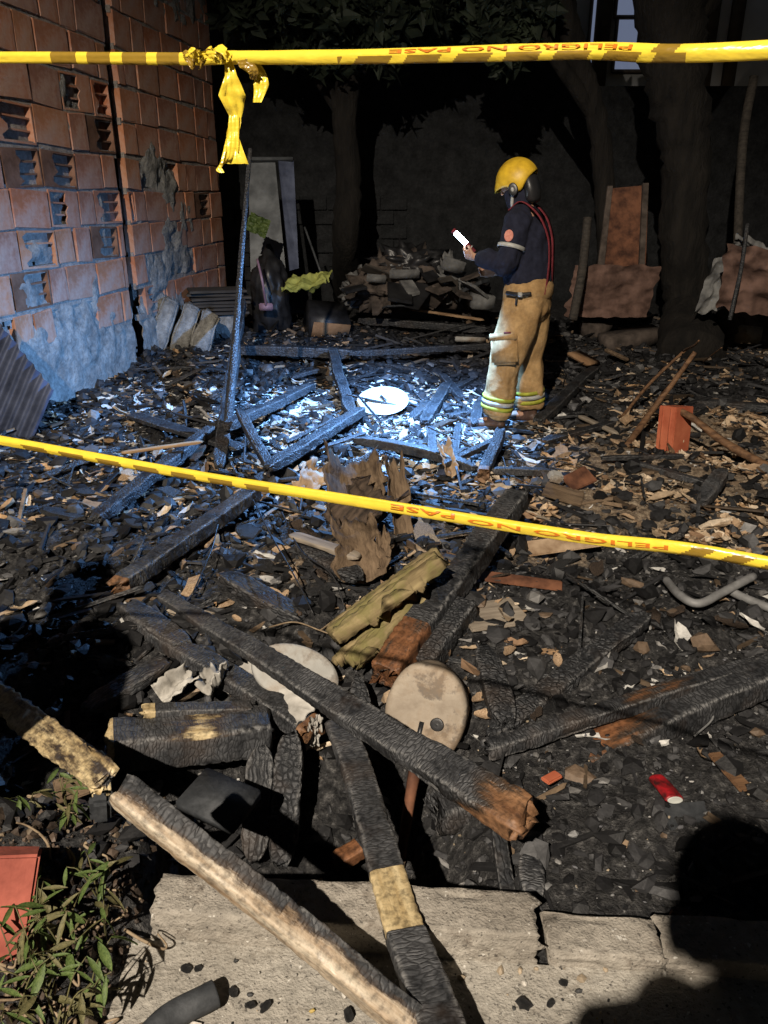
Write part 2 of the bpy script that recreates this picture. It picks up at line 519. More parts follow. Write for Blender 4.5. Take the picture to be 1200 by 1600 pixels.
def ground_mat():
    t = NT('burnt_earth')
    v = t.coord()
    n1 = t.noise(v, 6, 8, 0.7)
    n2 = t.noise(v, 34, 6, 0.7)
    n3 = t.noise(v, 110, 4, 0.6)
    char = t.ramp(n2, [(0.38, (0.008, 0.008, 0.009)), (0.55, (0.045, 0.044, 0.044)), (0.68, (0.16, 0.155, 0.15))])
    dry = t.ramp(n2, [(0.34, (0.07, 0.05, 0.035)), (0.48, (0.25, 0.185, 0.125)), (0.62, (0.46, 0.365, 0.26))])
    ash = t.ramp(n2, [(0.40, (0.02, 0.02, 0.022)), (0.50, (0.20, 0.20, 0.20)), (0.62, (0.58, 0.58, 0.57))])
    jit = t.math('MULTIPLY', t.math('SUBTRACT', n1, 0.5), 1.2)
    m1 = t.ramp(t.math('ADD', t.attr('dry'), jit), [(0.40, 0.0), (0.62, 1.0)])
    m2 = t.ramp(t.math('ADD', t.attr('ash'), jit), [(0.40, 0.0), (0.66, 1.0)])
    c = t.mix(m1, char, dry)
    c = t.mix(m2, c, ash)
    nr = t.bump(t.math('ADD', n2, t.math('MULTIPLY', n3, 0.35)), 0.03)
    return t.done(c, t.ramp(n1, [(0.3, 0.55), (0.7, 0.9)]), nr, 0.35)
ground_mat()

# ------------------------------------------------------------------ ground
ASH_C = PZ(630, 640, 0.0)
def dry_field(x, y):
    a = np.exp(-(((x - 1.75) / 1.05) ** 2 + ((y - 4.3) / 0.85) ** 2)) * 1.0
    b = np.exp(-(((x - 2.6) / 1.3) ** 2 + ((y - 5.4) / 0.8) ** 2)) * 0.8
    c = np.exp(-(((x + 0.35) / 0.45) ** 2 + ((y - 3.25) / 0.45) ** 2)) * 0.55
    d = np.exp(-(((x - 0.5) / 0.5) ** 2 + ((y - 3.4) / 0.35) ** 2)) * 0.6
    return np.clip(a + b + c + d, 0, 1)
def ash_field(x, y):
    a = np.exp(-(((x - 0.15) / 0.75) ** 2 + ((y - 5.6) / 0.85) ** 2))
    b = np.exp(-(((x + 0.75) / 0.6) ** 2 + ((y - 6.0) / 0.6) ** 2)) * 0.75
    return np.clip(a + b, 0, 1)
def axis(fine0, fine1, step, far0, far1):
    a = list(np.arange(fine0, fine1, step))
    lo = []; s = step; x = fine0
    while x > far0:
        s *= 1.35; x -= s; lo.append(x)
    hi = []; s = step; x = a[-1]
    while x < far1:
        s *= 1.35; x += s; hi.append(x)
    return np.array(lo[::-1] + a + hi)
gx = axis(-3.2, 4.2, 0.028, -70, 70)
gy = axis(0.7, 8.2, 0.028, -60, 90)
GX, GY = np.meshgrid(gx, gy)
Zg = gz(GX, GY)
fine = sst(0.0, 0.2, GY - kerb_y(GX)) * (1 - sst(9.0, 13.0, GY))
Zg = Zg + fine * (0.05 * fbm(GX * 16, GY * 16, 31, 3) + 0.03 * fbm(GX * 33, GY * 33, 37, 2))
nx, ny = len(gx), len(gy)
V = np.stack([GX.ravel(), GY.ravel(), Zg.ravel()], 1)
idx = np.arange(nx * ny).reshape(ny, nx)
Fq = np.stack([idx[:-1, :-1].ravel(), idx[:-1, 1:].ravel(), idx[1:, 1:].ravel(), idx[1:, :-1].ravel()], 1)
me = mesh('ground', V.tolist(), Fq.tolist())
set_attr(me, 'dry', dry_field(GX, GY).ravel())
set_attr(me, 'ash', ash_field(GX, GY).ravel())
tag(add('ground', me, MATS['burnt_earth']), kind='structure')

# ------------------------------------------------------------------ pavement and its raised edge
xs = np.arange(-6, 6.01, 0.05); ys = np.arange(-6, 1.30, 0.05)
SX, SY = np.meshgrid(xs, ys)
SZ = 0.004 + 0.008 * fbm(SX * 5, SY * 5, 61, 3)
SY2 = SY + (1.255 - 0.075 * SX - 1.25) * sst(0.9, 1.25, SY)
idx = np.arange(SX.size).reshape(SX.shape)
Fq = np.stack([idx[:-1, :-1].ravel(), idx[:-1, 1:].ravel(), idx[1:, 1:].ravel(), idx[1:, :-1].ravel()], 1)
tag(add('pavement', mesh('pavement', np.stack([SX.ravel(), SY2.ravel(), SZ.ravel()], 1).tolist(), Fq.tolist()), MATS['concrete']), kind='structure')

def kerb_run(name, label, x0, x1, top, depth, notch, seed):
    """a broken length of concrete edging: rounded front, worn top, ragged ends"""
    prof = [(-0.004, -0.10), (-0.004, 0.0), (0.000, 0.35), (0.006, 0.75), (0.020, 0.95), (0.04, 1.0), (0.5, 1.0), (0.96, 0.99), (0.99, 0.9), (1.0, 0.6), (1.0, -4.0)]
    prof2 = []
    for a, b in zip(prof[:-1], prof[1:]):
        n = 6 if abs(b[0] - a[0]) > 0.3 or abs(b[1] - a[1]) > 0.3 else 2
        for k in range(n): prof2.append((a[0] + (b[0] - a[0]) * k / n, a[1] + (b[1] - a[1]) * k / n))
    prof2.append(prof[-1])
    nl = max(6, int((x1 - x0) / 0.012))
    V = []; Fc = []
    npf = len(prof2)
    for i in range(nl + 1):
        u = i / nl
        for k, (d, h) in enumerate(prof2):
            x = x0 + (x1 - x0) * u
            if i == 0: x += 0.02 * noise.noise(Vector((k * .4, seed, 0)))
            if i == nl: x += notch * noise.noise(Vector((k * .35, seed + 4, 0)))
            y = 1.255 - 0.075 * x + d * depth
            z = top * h
            q = Vector((x * 14, d * 6, h * 4 + seed))
            y += 0.003 * noise.noise(q) + (0.010 * noise.noise(q * 0.5) if d > 0.9 else 0)
            if 0.3 < h: z += 0.003 * noise.noise(q * 1.3) - (0.02 * max(0, noise.noise(q * 0.6)) if d > 0.8 else 0)
            V.append((x, y, z))
        if i:
            for k in range(npf - 1):
                Fc.append([(i - 1) * npf + k, (i - 1) * npf + k + 1, i * npf + k + 1, i * npf + k])
    Fc.append([k for k in range(npf)][::-1]); Fc.append([nl * npf + k for k in range(npf)])
    o = add(name, mesh(name, V, Fc), MATS['concrete_top'])
    return tag(o, label, 'kerb')
kerb_run('kerb', 'worn concrete kerb crossed by two fallen beams in the foreground', -0.535, 0.345, 0.088, 0.125, 0.03, 1.0)
kerb_run('kerb', 'low broken kerb stone beside the shadow at lower right', 0.375, 0.62, 0.045, 0.115, 0.02, 5.0)
kerb_run('kerb', 'kerb stone lying in the black head shadow at the right edge', 0.63, 3.0, 0.05, 0.12, 0.02, 9.0)

# ------------------------------------------------------------------ hollow clay brick wall on the left
W0 = Vector((-2.85, 6.06, 0)); WYAW = math.atan2(0.988, 0.153)
wall = empty('brick_wall', W0, WYAW)               # local +x runs along the wall, local -y faces the yard
tag(wall, 'orange hollow clay brick wall with broken bricks and grey render', 'wall')
Wm = Matrix.Translation(W0) @ Matrix.Rotation(WYAW, 4, 'Z')
Wi = Wm.inverted()
def wall_at(px, py):
    d = _ray(px, py)
    c = Wi @ _C; dl = Wi.to_3x3() @ d
    return c + dl * (-c.y / dl.y)
S0, S1 = -1.7, 4.75
GAP = wall_at(193, 330); GW = 0.17             # slot cut in to stand in for a dark shadow stripe
def gap_x(z): return GAP.x + 0.05 * (z - GAP.z) + 0.02 * noise.noise(Vector((z * 3, 0, 4)))
core = join(box_geo(GAP.x - 0.22 - S0, 0.10, 4.6, 0.0, ((S0 + GAP.x - 0.22) / 2, 0.082, 2.1)), box_geo(S1 - GAP.x - 0.25, 0.10, 4.6, 0.0, ((S1 + GAP.x + 0.25) / 2, 0.082, 2.1)))
add('mortar_core', mesh('mortar_core', *core, smooth=False), MATS['mortar'], wall)
add('chase', mesh('chase', *box_geo(0.55, 0.06, 4.6, 0.0, (GAP.x + .02, 0.16, 2.1)), smooth=False), MATS['soot'], wall)  # black backing keeps the slot as dark as a cast shadow
bvs, bfs = box_geo(1, 1, 1, 0.0)
bm = bmesh.new(); bmesh.ops.create_cube(bm, size=1.0)
for v in bm.verts: v.co = Vector((v.co.x * 0.40, v.co.y * 0.09, v.co.z * 0.25))
bmesh.ops.bevel(bm, geom=list(bm.edges), offset=0.006, segments=1, affect='EDGES')
brick_variants = []
for k in range(5):
    me = bpy.data.meshes.new('brick'); bm2 = bm.copy()
    for v in bm2.verts: v.co += Vector((rng.uniform(-.006, .006), rng.uniform(-.004, .004), rng.uniform(-.006, .006)))
    bm2.to_mesh(me); bm2.free(); me.materials.append(MATS['clay_brick']); brick_variants.append(me)
bm.free()
def open_brick(seed):
    """a brick whose face has broken away: shell, webs and dark cells"""
    r = random.Random(seed)
    g = [box_geo(0.40, 0.012, 0.25, 0, (0, 0.036, 0)), box_geo(0.40, 0.08, 0.014, 0, (0, 0, 0.118)), box_geo(0.40, 0.08, 0.014, 0, (0, 0, -0.118)),
         box_geo(0.014, 0.08, 0.222, 0, (-0.193, 0, 0)), box_geo(0.014, 0.08, 0.222, 0, (0.193, 0, 0)),
         box_geo(0.36, 0.06, 0.012, 0, (0, 0.006, 0.04)), box_geo(0.36, 0.05, 0.012, 0, (0, 0.011, -0.04))]
    V, Fc = join(*g)
    k = len(V)
    # jagged remnant of the face
    side = r.choice([-1, 1]); w = r.uniform(0.06, 0.2)
    xs_ = [side * 0.19, side * 0.19 - side * w]
    pts = []
    n = 7
    for i in range(n + 1):
        z = -0.118 + 0.236 * i / n
        pts.append((xs_[0], z)); pts.append((xs_[1] + r.uniform(-.05, .05), z))
    for x, z in pts: V.append(Vector((x, -0.041, z)))
    for x, z in pts: V.append(Vector((x, -0.030, z)))
    m = len(pts)
    for i in range(n):
        Fc.append([k + 2 * i, k + 2 * i + 1, k + 2 * i + 3, k + 2 * i + 2])
        Fc.append([k + m + 2 * i, k + m + 2 * i + 2, k + m + 2 * i + 3, k + m + 2 * i + 1])
        Fc.append([k + 2 * i + 1, k + m + 2 * i + 1, k + m + 2 * i + 3, k + 2 * i + 3])
    return mesh('broken_brick', V, Fc, smooth=False)
opens = []
for k in range(4):
    me = open_brick(k); me.materials.append(MATS['brick_inside'] if k % 2 else MATS['clay_brick']); opens.append(me)
broken_px = [(18, 200), (45, 252), (108, 262), (112, 312), (152, 175), (160, 212), (165, 300), (62, 362), (160, 362), (160, 405), (26, 480), (60, 470), (316, 315), (110, 235)]
broken_pts = [wall_at(*q) for q in broken_px]
patch_pts = [(236, 255), (262, 300), (262, 350), (270, 400), (250, 430), (285, 340), (285, 400)]
patch_w = [wall_at(*q) for q in patch_pts]
def in_patch(x, z):
    return min(math.hypot((x - q.x) * 0.7, z - q.z) for q in patch_w) < 0.17
RH, RL = 0.305, 0.52
row = 0
z = 0.46
def lay(x0, x1, z):
    L = x1 - x0
    if L < 0.06: return
    cx = (x0 + x1) / 2; cz = z + RH / 2
    low = cz < 0.62 + 0.28 * noise.noise(Vector((cx * 1.4, 2.0, 0))) and cx < 2.4
    if low or in_patch(cx, cz): return
    brk = any(abs(q.x - cx) < L / 2 and abs(q.z - cz) < RH / 2 for q in broken_pts) or (rng.random() < 0.08 and cx < 2.6)
    me = opens[rng.randrange(4)] if brk else brick_variants[rng.randrange(5)]
    o = add('brick', me, None, wall)
    o.location = (cx, 0.020 + rng.uniform(-.005, .005), cz + rng.uniform(-.006, .006))
    o.rotation_euler = (rng.uniform(-.014, .006), rng.uniform(-.045, .045), rng.uniform(-.016, .008))
    o.scale = ((L - rng.uniform(.012, .035)) / 0.40, 1, (RH - 0.014 - rng.uniform(0, .022)) / 0.25)
while z < 4.3:
    x = S0 + (0.0 if row % 2 else RL * 0.5) + rng.uniform(-.10, .10)
    gx0 = gap_x(z + RH / 2) - GW / 2; gx1 = gx0 + GW
    while x < S1:
        L = RL * rng.choice([1, 1, 1, 0.56, 0.8, 0.5, 0.9])
        x1 = min(x + L, S1)
        if x1 <= gx0 or x >= gx1: lay(x, x1, z)
        else:
            if x < gx0: lay(x, gx0, z)
            if x1 > gx1: lay(gx1, x1, z)
        x += L
    for (a_, b_) in ((S0, gx0), (gx1, S1)):
        V, Fc = box_geo(b_ - a_, 0.05, 0.06, 0.0, ((a_ + b_) / 2, 0.013, z))
        add('mortar_bed', mesh('mortar_bed', V, Fc, False), MATS['mortar'], wall)
    z += RH * rng.uniform(.97, 1.03); row += 1
def render_patch(name, x0, x1, z0, z1, keep, proud, seed, m, step=0.028):
    nx = int((x1 - x0) / step); nz = int((z1 - z0) / step)
    V = []; K = []
    for j in range(nz + 1):
        for i in range(nx + 1):
            x = x0 + (x1 - x0) * i / nx; zz = z0 + (z1 - z0) * j / nz
            k = keep(x, zz) + 0.5 * noise.noise(Vector((x * 5, zz * 5, seed))) + 0.25 * noise.noise(Vector((x * 13, zz * 13, seed)))
            q = Vector((x * 6, zz * 6, seed + 9))
            d = proud * min(1.0, max(-0.6, k * 3.0)) + 0.018 * noise.noise(q) + 0.012 * noise.noise(q * 2.7)
            V.append((x + 0.01 * noise.noise(q * 3), 0.0 - d, zz)); K.append(k)
    Fc = []
    for j in range(nz):
        for i in range(nx):
            a = j * (nx + 1) + i
            f = [a, a + 1, a + nx + 2, a + nx + 1]
            if abs(V[a][0] - gap_x(V[a][2])) < GW * .55: continue
            if max(K[q] for q in f) > -0.12: Fc.append(f)
    return add(name, mesh(name, V, Fc), m, wall)
render_patch('rough_base', S0, 3.2, -0.25, 1.25, lambda x, zz: (0.60 + 0.14 * math.sin(x * 2.3) - zz) * 2.0, 0.035, 3.0, MATS['plaster'])
render_patch('render_patch', patch_w[0].x - 0.7, patch_w[0].x + 1.5, 0.3, 2.3,
             lambda x, zz: (0.21 - min(math.hypot((x - q.x) * 0.7, zz - q.z) for q in patch_w)) * 4, 0.03, 7.0, MATS['plaster'])
up = wall_at(285, 45)
render_patch('upper_render', up.x - 1.0, S1, up.z - 0.45, 4.3, lambda x, zz: (zz - up.z + 0.12 + 0.25 * (x - up.x)) * 2.0, 0.025, 11.0, MATS['plaster'])
# mortar smears between the bricks
for k, (px, py, w, h) in enumerate([(98, 165, .16, .3), (55, 395, .3, .12), (158, 330, .10, .4), (40, 470, .3, .3), (148, 300, .1, .2), (235, 420, .3, .3), (150, 460, .25, .35), (20, 130, .2, .12), (120, 200, .12, .25), (75, 330, .10, .16), (135, 250, .14, .10), (230, 180, .2, .10), (280, 230, .25, .12), (215, 340, .12, .3), (25, 320, .14, .08), (90, 300, .3, .06), (120, 350, .2, .06), (310, 200, .3, .1)]):
    q = wall_at(px, py)
    render_patch('mortar_smear', q.x - w, q.x + w, q.z - h * .8, q.z + h * .8, lambda x, zz, q=q, w=w, h=h: 0.55 - math.hypot((x - q.x) / w, (zz - q.z) / h) * 0.9, 0.018, 20.0 + k, MATS['plaster'])

# ------------------------------------------------------------------ back of the yard
bw = empty('rear_wall', (1.5, 12.6, 0))
tag(bw, 'grey block wall closing the dark rear of the yard', 'wall')
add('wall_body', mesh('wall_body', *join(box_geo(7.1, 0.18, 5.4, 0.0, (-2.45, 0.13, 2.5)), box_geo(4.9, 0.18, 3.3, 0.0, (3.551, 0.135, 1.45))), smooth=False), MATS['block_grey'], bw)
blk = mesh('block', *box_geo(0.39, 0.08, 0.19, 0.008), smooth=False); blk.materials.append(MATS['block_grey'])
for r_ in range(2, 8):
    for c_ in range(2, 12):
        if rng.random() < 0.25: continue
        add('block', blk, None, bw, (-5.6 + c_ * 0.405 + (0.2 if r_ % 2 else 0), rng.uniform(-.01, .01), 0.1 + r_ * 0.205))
bh = empty('white_house', (4.2, 15.2, 0))
tag(bh, 'pale house wall with brown post showing behind the tree', 'house')
add('wall', mesh('wall', *box_geo(9.0, 0.25, 7.5, 0.0, (0, 0.2, 3.6)), smooth=False), MATS['white_wall'], bh)
for k, (px, w) in enumerate(((943, .22), (1105, .34), (1150, .2))):
    q = PY(px, 60, 15.1)
    add('post', mesh('post', *box_geo(w, 0.12, 4.6, 0.01, (q.x - 4.2, -0.02, 4.9))), MATS['brown_post'], bh)
wglow = NT('lit_window'); wglow.b.inputs['Emission Color'].default_value = (0.55, 0.66, 1.0, 1); wglow.b.inputs['Emission Strength'].default_value = 0.20; wglow.done((0.3, 0.32, 0.36), 0.6)  # added glow, stands in for light falling on the pale house wall
for (xa, xb, ya, yb) in ((922, 941, -60, 108), (964, 1040, 28, 106), (968, 1040, -70, 20)):  # framed glowing panels added where the wall is lit from an unseen source
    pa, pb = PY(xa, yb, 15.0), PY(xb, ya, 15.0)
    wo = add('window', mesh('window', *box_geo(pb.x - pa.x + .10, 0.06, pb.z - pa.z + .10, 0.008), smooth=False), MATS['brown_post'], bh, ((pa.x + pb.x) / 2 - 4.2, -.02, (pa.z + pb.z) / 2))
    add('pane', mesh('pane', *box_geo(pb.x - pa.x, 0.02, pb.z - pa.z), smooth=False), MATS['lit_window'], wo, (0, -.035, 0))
# trees
def tree(label, pts, radii, limbs, crown, nleaf, leaf=0.16, seed=1):
    r = random.Random(seed)
    base = Vector(pts[0])
    t = empty('tree', base); tag(t, label, 'tree', 'trees at the back of the yard')
    def rad(u):
        k = u * (len(radii) - 1); i = min(int(k), len(radii) - 2); f = k - i
        return radii[i] * (1 - f) + radii[i + 1] * f
    P = [Vector(p) - base for p in pts]
    g = [tube_geo(P, rad, 16, 8, 0.25, seed)]
    for a, b, c, ra, rb in limbs:
        g.append(tube_geo([Vector(a) - base, Vector(b) - base, Vector(c) - base], lambda u, ra=ra, rb=rb: ra + (rb - ra) * u, 10, 8, 0.2, seed + 3))
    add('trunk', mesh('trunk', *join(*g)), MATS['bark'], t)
    n = nleaf
    rs = np.random.default_rng(seed)
    C = []
    for (cx, cy, cz, rx, ry, rz) in crown:
        m = int(n / len(crown))
        u = rs.normal(size=(m, 3)); u /= np.linalg.norm(u, axis=1)[:, None]
        rad_ = rs.uniform(0.35, 1.0, m) ** 0.6
        clump = 0.75 + 0.5 * np.array([noise.noise(Vector(q) * 2.2 + Vector((seed, 0, 0))) for q in u])
        C.append(np.array([cx, cy, cz]) + u * (rad_ * clump)[:, None] * np.array([rx, ry, rz]))
    C = np.concatenate(C) - np.array(base)
    m = len(C)
    a = rs.normal(size=(m, 3)); a /= np.linalg.norm(a, axis=1)[:, None]
    b = np.cross(a, rs.normal(size=(m, 3))); b /= np.linalg.norm(b, axis=1)[:, None]
    s = leaf * rs.uniform(0.6, 1.3, m)[:, None]
    n3 = np.cross(a, b)
    q0 = C - a * s; q1 = C + b * s * 0.42 + n3 * s * .12; q2 = C + a * s; q3 = C - b * s * 0.42 + n3 * s * .12
    V = np.stack([q0, q1, q2, q3], 1).reshape(-1, 3)
    k = np.arange(m) * 4
    Fc = np.concatenate([np.stack([k, k + 1, k + 2], 1), np.stack([k, k + 2, k + 3], 1)])
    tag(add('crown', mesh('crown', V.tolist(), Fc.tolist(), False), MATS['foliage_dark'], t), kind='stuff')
    return t
TY = 8.9
tree('thick dark tree trunk behind the rubble on the right', [PZ(1078, 560, 0.05), PY(1072, 480, TY), PY(1068, 380, TY), PY(1072, 260, TY), PY(1064, 180, TY), PY(1052, 90, TY), PY(1046, 0, TY), PY(1040, -160, TY)],
     [0.33, 0.26, 0.24, 0.24, 0.27, 0.31, 0.33, 0.27], [(PY(1050, 60, TY), PY(1150, -60, TY), PY(1290, -260, TY), 0.16, 0.08), (PY(1045, 20, TY), PY(960, -120, TY), PY(880, -300, TY), 0.18, 0.08)],
     [(3.4, 8.9, 6.2, 2.4, 2.0, 1.4), (5.0, 8.5, 5.2, 1.6, 1.4, 1.2)], 9000, seed=4)
tree('slim dark tree whose leafy crown fills the top centre', [PZ(545, 470, 0.1), PY(540, 380, 10.6), PY(545, 280, 10.6), PY(538, 180, 10.6), PY(560, 60, 10.6), PY(575, -80, 10.6)],
     [0.22, 0.17, 0.16, 0.15, 0.13, 0.08], [(PY(540, 190, 10.6), PY(480, 90, 10.6), PY(420, -20, 10.4), 0.09, 0.04), (PY(548, 120, 10.6), PY(650, 40, 10.4), PY(740, -10, 10.2), 0.09, 0.04)],
     [(-1.2, 10.4, 4.6, 1.5, 1.2, 1.2), (0.6, 10.2, 4.4, 1.7, 1.2, 1.2), (-0.4, 10.3, 3.6, 1.6, 1.0, 0.8), (1.6, 10.0, 4.2, 1.0, 0.9, 1.2)], 15000, 0.13, seed=8)
tree('forked dark tree between the firefighter and the thick trunk', [PZ(930, 500, 0.08), PY(950, 400, 9.8), PY(945, 300, 9.8), PY(935, 200, 9.8), PY(905, 100, 9.8), PY(880, 0, 9.8), PY(870, -120, 9.8)],
     [0.17, 0.13, 0.12, 0.12, 0.13, 0.12, 0.10], [(PY(935, 190, 9.8), PY(850, 60, 9.6), PY(800, -60, 9.4), 0.09, 0.05)],
     [(1.9, 9.6, 5.0, 1.2, 1.1, 1.2), (1.3, 9.5, 3.6, 0.55, 0.6, 0.9)], 7000, 0.13, seed=15)

# ------------------------------------------------------------------ charred timber
def timber(name, label, p0, p1, w, h, m, raw=None, seed=0, roll=0.0, taper=(1, 1), amp=0.10, jag=1.0, power=7.0, bend=0.0, cat='timber', group=None, parent=None):
    p0 = Vector(p0); p1 = Vector(p1)
    L = (p1 - p0).length
    big = min(w, h) > 0.03
    nl = int(min(190, max(12, L / (0.0075 if big else 0.014)))); nr = 28 if big else 16
    V = []; Rw = []; Fc = []; Ed = []
    s = min(w, h)
    for i in range(nl + 1):
        u = i / nl
        k = taper[0] + (taper[1] - taper[0]) * u
        for j in range(nr):
            a = 2 * math.pi * (j + 0.5) / nr
            c, sn = math.cos(a), math.sin(a)
            yy = math.copysign(abs(c) ** (2 / power), c) ; zz = math.copysign(abs(sn) ** (2 / power), sn)
            x = u * L
            q = Vector((x * 5 + seed * 3.7, yy * 1.3, zz * 1.3))
            f = k * (1 + amp * 1.0 * noise.noise(q) + amp * 0.9 * noise.noise(Vector((x * 24 + seed, yy * 3, zz * 3))))
            if big: f *= 1 - 0.055 * max(0.0, math.sin(x * 170 + 5 * noise.noise(Vector((x * 9, yy * 1.2 + seed, zz * 1.2))) + 1.5 * yy + zz)) * (0.4 + max(0, noise.noise(Vector((x * 6, yy, zz + seed)))) * 2)
            if i in (0, nl):
                e = jag * s * (0.7 * noise.noise(Vector((seed * 2.1 + i, yy * 1.8, zz * 1.8))) + 0.5 * noise.noise(Vector((seed + i, yy * 5, zz * 5))))
                x += e
                f *= 0.86
            elif i in (1, nl - 1):
                f *= 0.97
            bt_ = noise.noise(Vector((x * 8 + seed, yy * 1.6, zz * 1.6 + 7)))
            if bt_ > 0.15: f *= 1 - (bt_ - 0.15) * amp * 4.5
            e0 = 0.4 + 0.4 * noise.noise(Vector((seed, 1, 2))); e1 = 0.4 + 0.4 * noise.noise(Vector((seed, 5, 2)))
            if not raw: f *= 1 - max(0, e0) * max(0, 1 - x / (2.2 * s)) ** 2 - max(0, e1) * max(0, 1 - (L - x) / (2.2 * s)) ** 2
            bz = bend * (1 - (2 * u - 1) ** 2)
            wy = 0.16 * w * noise.noise(Vector((x * 1.8, seed, 11))); bz += 0.12 * h * noise.noise(Vector((x * 1.8, seed, 17)))
            V.append((x, yy * w / 2 * f + wy, zz * h / 2 * f + bz))
            Ed.append(max(0.0, min(1.0, (min(abs(yy), abs(zz)) - 0.72) * 6)))
            Rw.append(raw(u, yy, zz) if raw else 0.0)
        if i:
            for j in range(nr):
                j2 = (j + 1) % nr
                Fc.append([(i - 1) * nr + j, (i - 1) * nr + j2, i * nr + j2, i * nr + j])
    for i, fl in ((0, True), (nl, False)):
        base = i * nr
        ring = []
        for j in range(nr):
            v = V[base + j]
            V.append((v[0] + (0.12 if fl else -0.12) * s * (0.4 + noise.noise(Vector((j * 1.3, seed, i)))), v[1] * 0.5, v[2] * 0.5 + 0)); Rw.append(Rw[base + j]); Ed.append(0.0); ring.append(len(V) - 1)
        for j in range(nr):
            j2 = (j + 1) % nr
            f = [base + j, base + j2, ring[j2], ring[j]]
            Fc.append(f[::-1] if fl else f)
        Fc.append(ring[::-1] if fl else ring)
    me = mesh(name, V, Fc)
    bm = bmesh.new(); bm.from_mesh(me); bmesh.ops.recalc_face_normals(bm, faces=list(bm.faces)); bm.to_mesh(me); bm.free()
    me.shade_smooth()
    set_attr(me, 'raw', Rw); set_attr(me, 'edge', Ed)
    o = add(name, me, MATS[m], parent)
    o.matrix_world = frame(p0, p1, roll)
    if parent is None and label: tag(o, label, cat, group)
    return o
_seed = [0]
def T(label, a, b, wpx, hr=0.8, m='char', name='charred_timber', cat='timber', lift=True, **kw):
    """a = (photo x, photo y, height over the ground there); the beam's axis runs between the two points"""
    _seed[0] += 1
    def pt(q):
        p = PZ(q[0], q[1], 0.0)
        for _ in range(4):
            zz = (float(gz0(p.x, p.y)) if lift else 0.0) + q[2]
            p = PZ(q[0], q[1], zz)
        return p
    p0, p1 = pt(a), pt(b)
    w = wpx * 0.5 * (mpp(p0) + mpp(p1))
    if dep(p0) + dep(p1) > 7.0 and wpx < 45: w *= 0.72
    return timber(name, label, p0, p1, w, w * hr, m, seed=_seed[0] * 1.37, cat=cat, **kw)
def sliver(u0, u1, k=0.85, zmin=0.3):
    def f(u, y, z):
        t_ = (u - u0) / (u1 - u0)
        return k * (1 - abs(2 * t_ - 1) ** 1.6) * (1 - 0.35 * y * y) if 0 < t_ < 1 and z > zmin else 0.0
    return f
up_face = lambda k: (lambda u, y, z: k if z > 0.4 else 0.0)
end_raw = lambda e0, e1, k=0.9: (lambda u, y, z: k if (u > e1 or u < e0) else 0.0)

# foreground, lit by the street lamp
T('long scaly charred beam lying diagonally across both round seats', (255, 928, .13), (822, 1282, .33), 42, 0.6, 'char', taper=(0.62, 1.3), raw=lambda u, y, z: (0.75 * max(0, (u - 0.84) / 0.16) + (0.15 if z < 0 else 0)) if u > 0.8 else 0.0, amp=0.09, roll=0.25)
T('scaly charred beam just under the long diagonal one', (205, 962, .05), (482, 1142, .16), 42, 0.7, 'char', raw=end_raw(-1, 0.975, 0.75), taper=(0.8, 1.0), amp=0.08)
T('thick blackened block with pale painted end on the left', (168, 1165, .14), (420, 1140, .14), 66, 0.95, 'char_yellow', raw=lambda u, y, z: 0.78 if u < 0.04 else (0.58 * (1 - abs(2 * u - 1.1)) if z > .6 else (0.34 if u < .15 else 0.05)), amp=0.05, jag=0.2, power=7)
T('thin charred lath behind the thick painted block', (222, 1112, .17), (395, 1106, .17), 26, 0.6, 'char_yellow', raw=end_raw(0.12, 2, 0.7), amp=0.08, name='charred_lath')
T('peeling pale painted beam sloping from the pit over the kerb', (188, 1232, .44), (700, 1640, .10), 50, 1.0, 'char_paint', raw=lambda u, y, z: (0.62 + 0.2 * u) if y < -0.3 else (0.30 if z > 0.4 and u > .5 else 0.05), amp=0.05, jag=0.25, power=9, roll=0.30)
T('charred board with pale band hanging over the kerb toward camera', (528, 1130, .32), (706, 1650, .16), 55, 0.5, 'char_yellow', raw=lambda u, y, z: 0.72 if 0.60 < u < 0.76 and z > -0.5 else 0.0, amp=0.05, power=7, name='charred_board', cat='board')
T('heavy charred beam with orange split running to the right edge', (690, 1275, .08), (1260, 1035, .12), 62, 0.8, 'char_orange', raw=sliver(0.18, 0.66, 0.68), amp=0.07, taper=(1.0, 0.95))
T('second charred rail lying along the heavy right beam', (760, 1172, .08), (1240, 1020, .11), 30, 0.8, 'char_orange', raw=sliver(0.30, 0.80, 0.56, 0.5), amp=0.10)
T('ashy charred rail crossing the black ground right of centre', (765, 1150, .03), (1010, 960, .05), 38, 0.6, 'char_fine', amp=0.12)
T('big black beam leaning past the mossy slab', (810, 775, .30), (600, 1060, .18), 46, 0.9, 'char_orange', raw=lambda u, y, z: 0.60 if u > 0.78 else 0.0, amp=0.10, taper=(0.9, 1.0))
T('short black log beside the brown ended beam', (728, 945, .08), (655, 1045, .08), 48, 0.8, 'char_fine', raw=end_raw(0.02, 2, 0.55), amp=0.09)
T('upright scaly charred post just right of the front seat', (752, 1010, .04), (790, 1130, .04), 42, 0.6, 'char_fine', amp=0.10)
T('narrow black post dropping behind the kerb', (775, 1275, .06), (798, 1430, .06), 24, 0.8, 'char_smooth', amp=0.06, name='charred_post', cat='post', raw=lambda u, y, z: 0.5 if u > .85 and y > .4 else 0)
T('ridged black stump end next to the narrow post', (825, 1340, .02), (835, 1400, .02), 46, 0.6, 'char', amp=0.10, cat='log')
T('upright black board standing in the pit, left one', (408, 1165, .22), (398, 1345, .10), 44, 0.35, 'char_smooth', amp=0.06, name='charred_board', cat='board')
T('upright black board standing in the pit, right one', (455, 1150, .24), (440, 1350, .10), 46, 0.5, 'char_fine', amp=0.09, name='charred_board', cat='board')
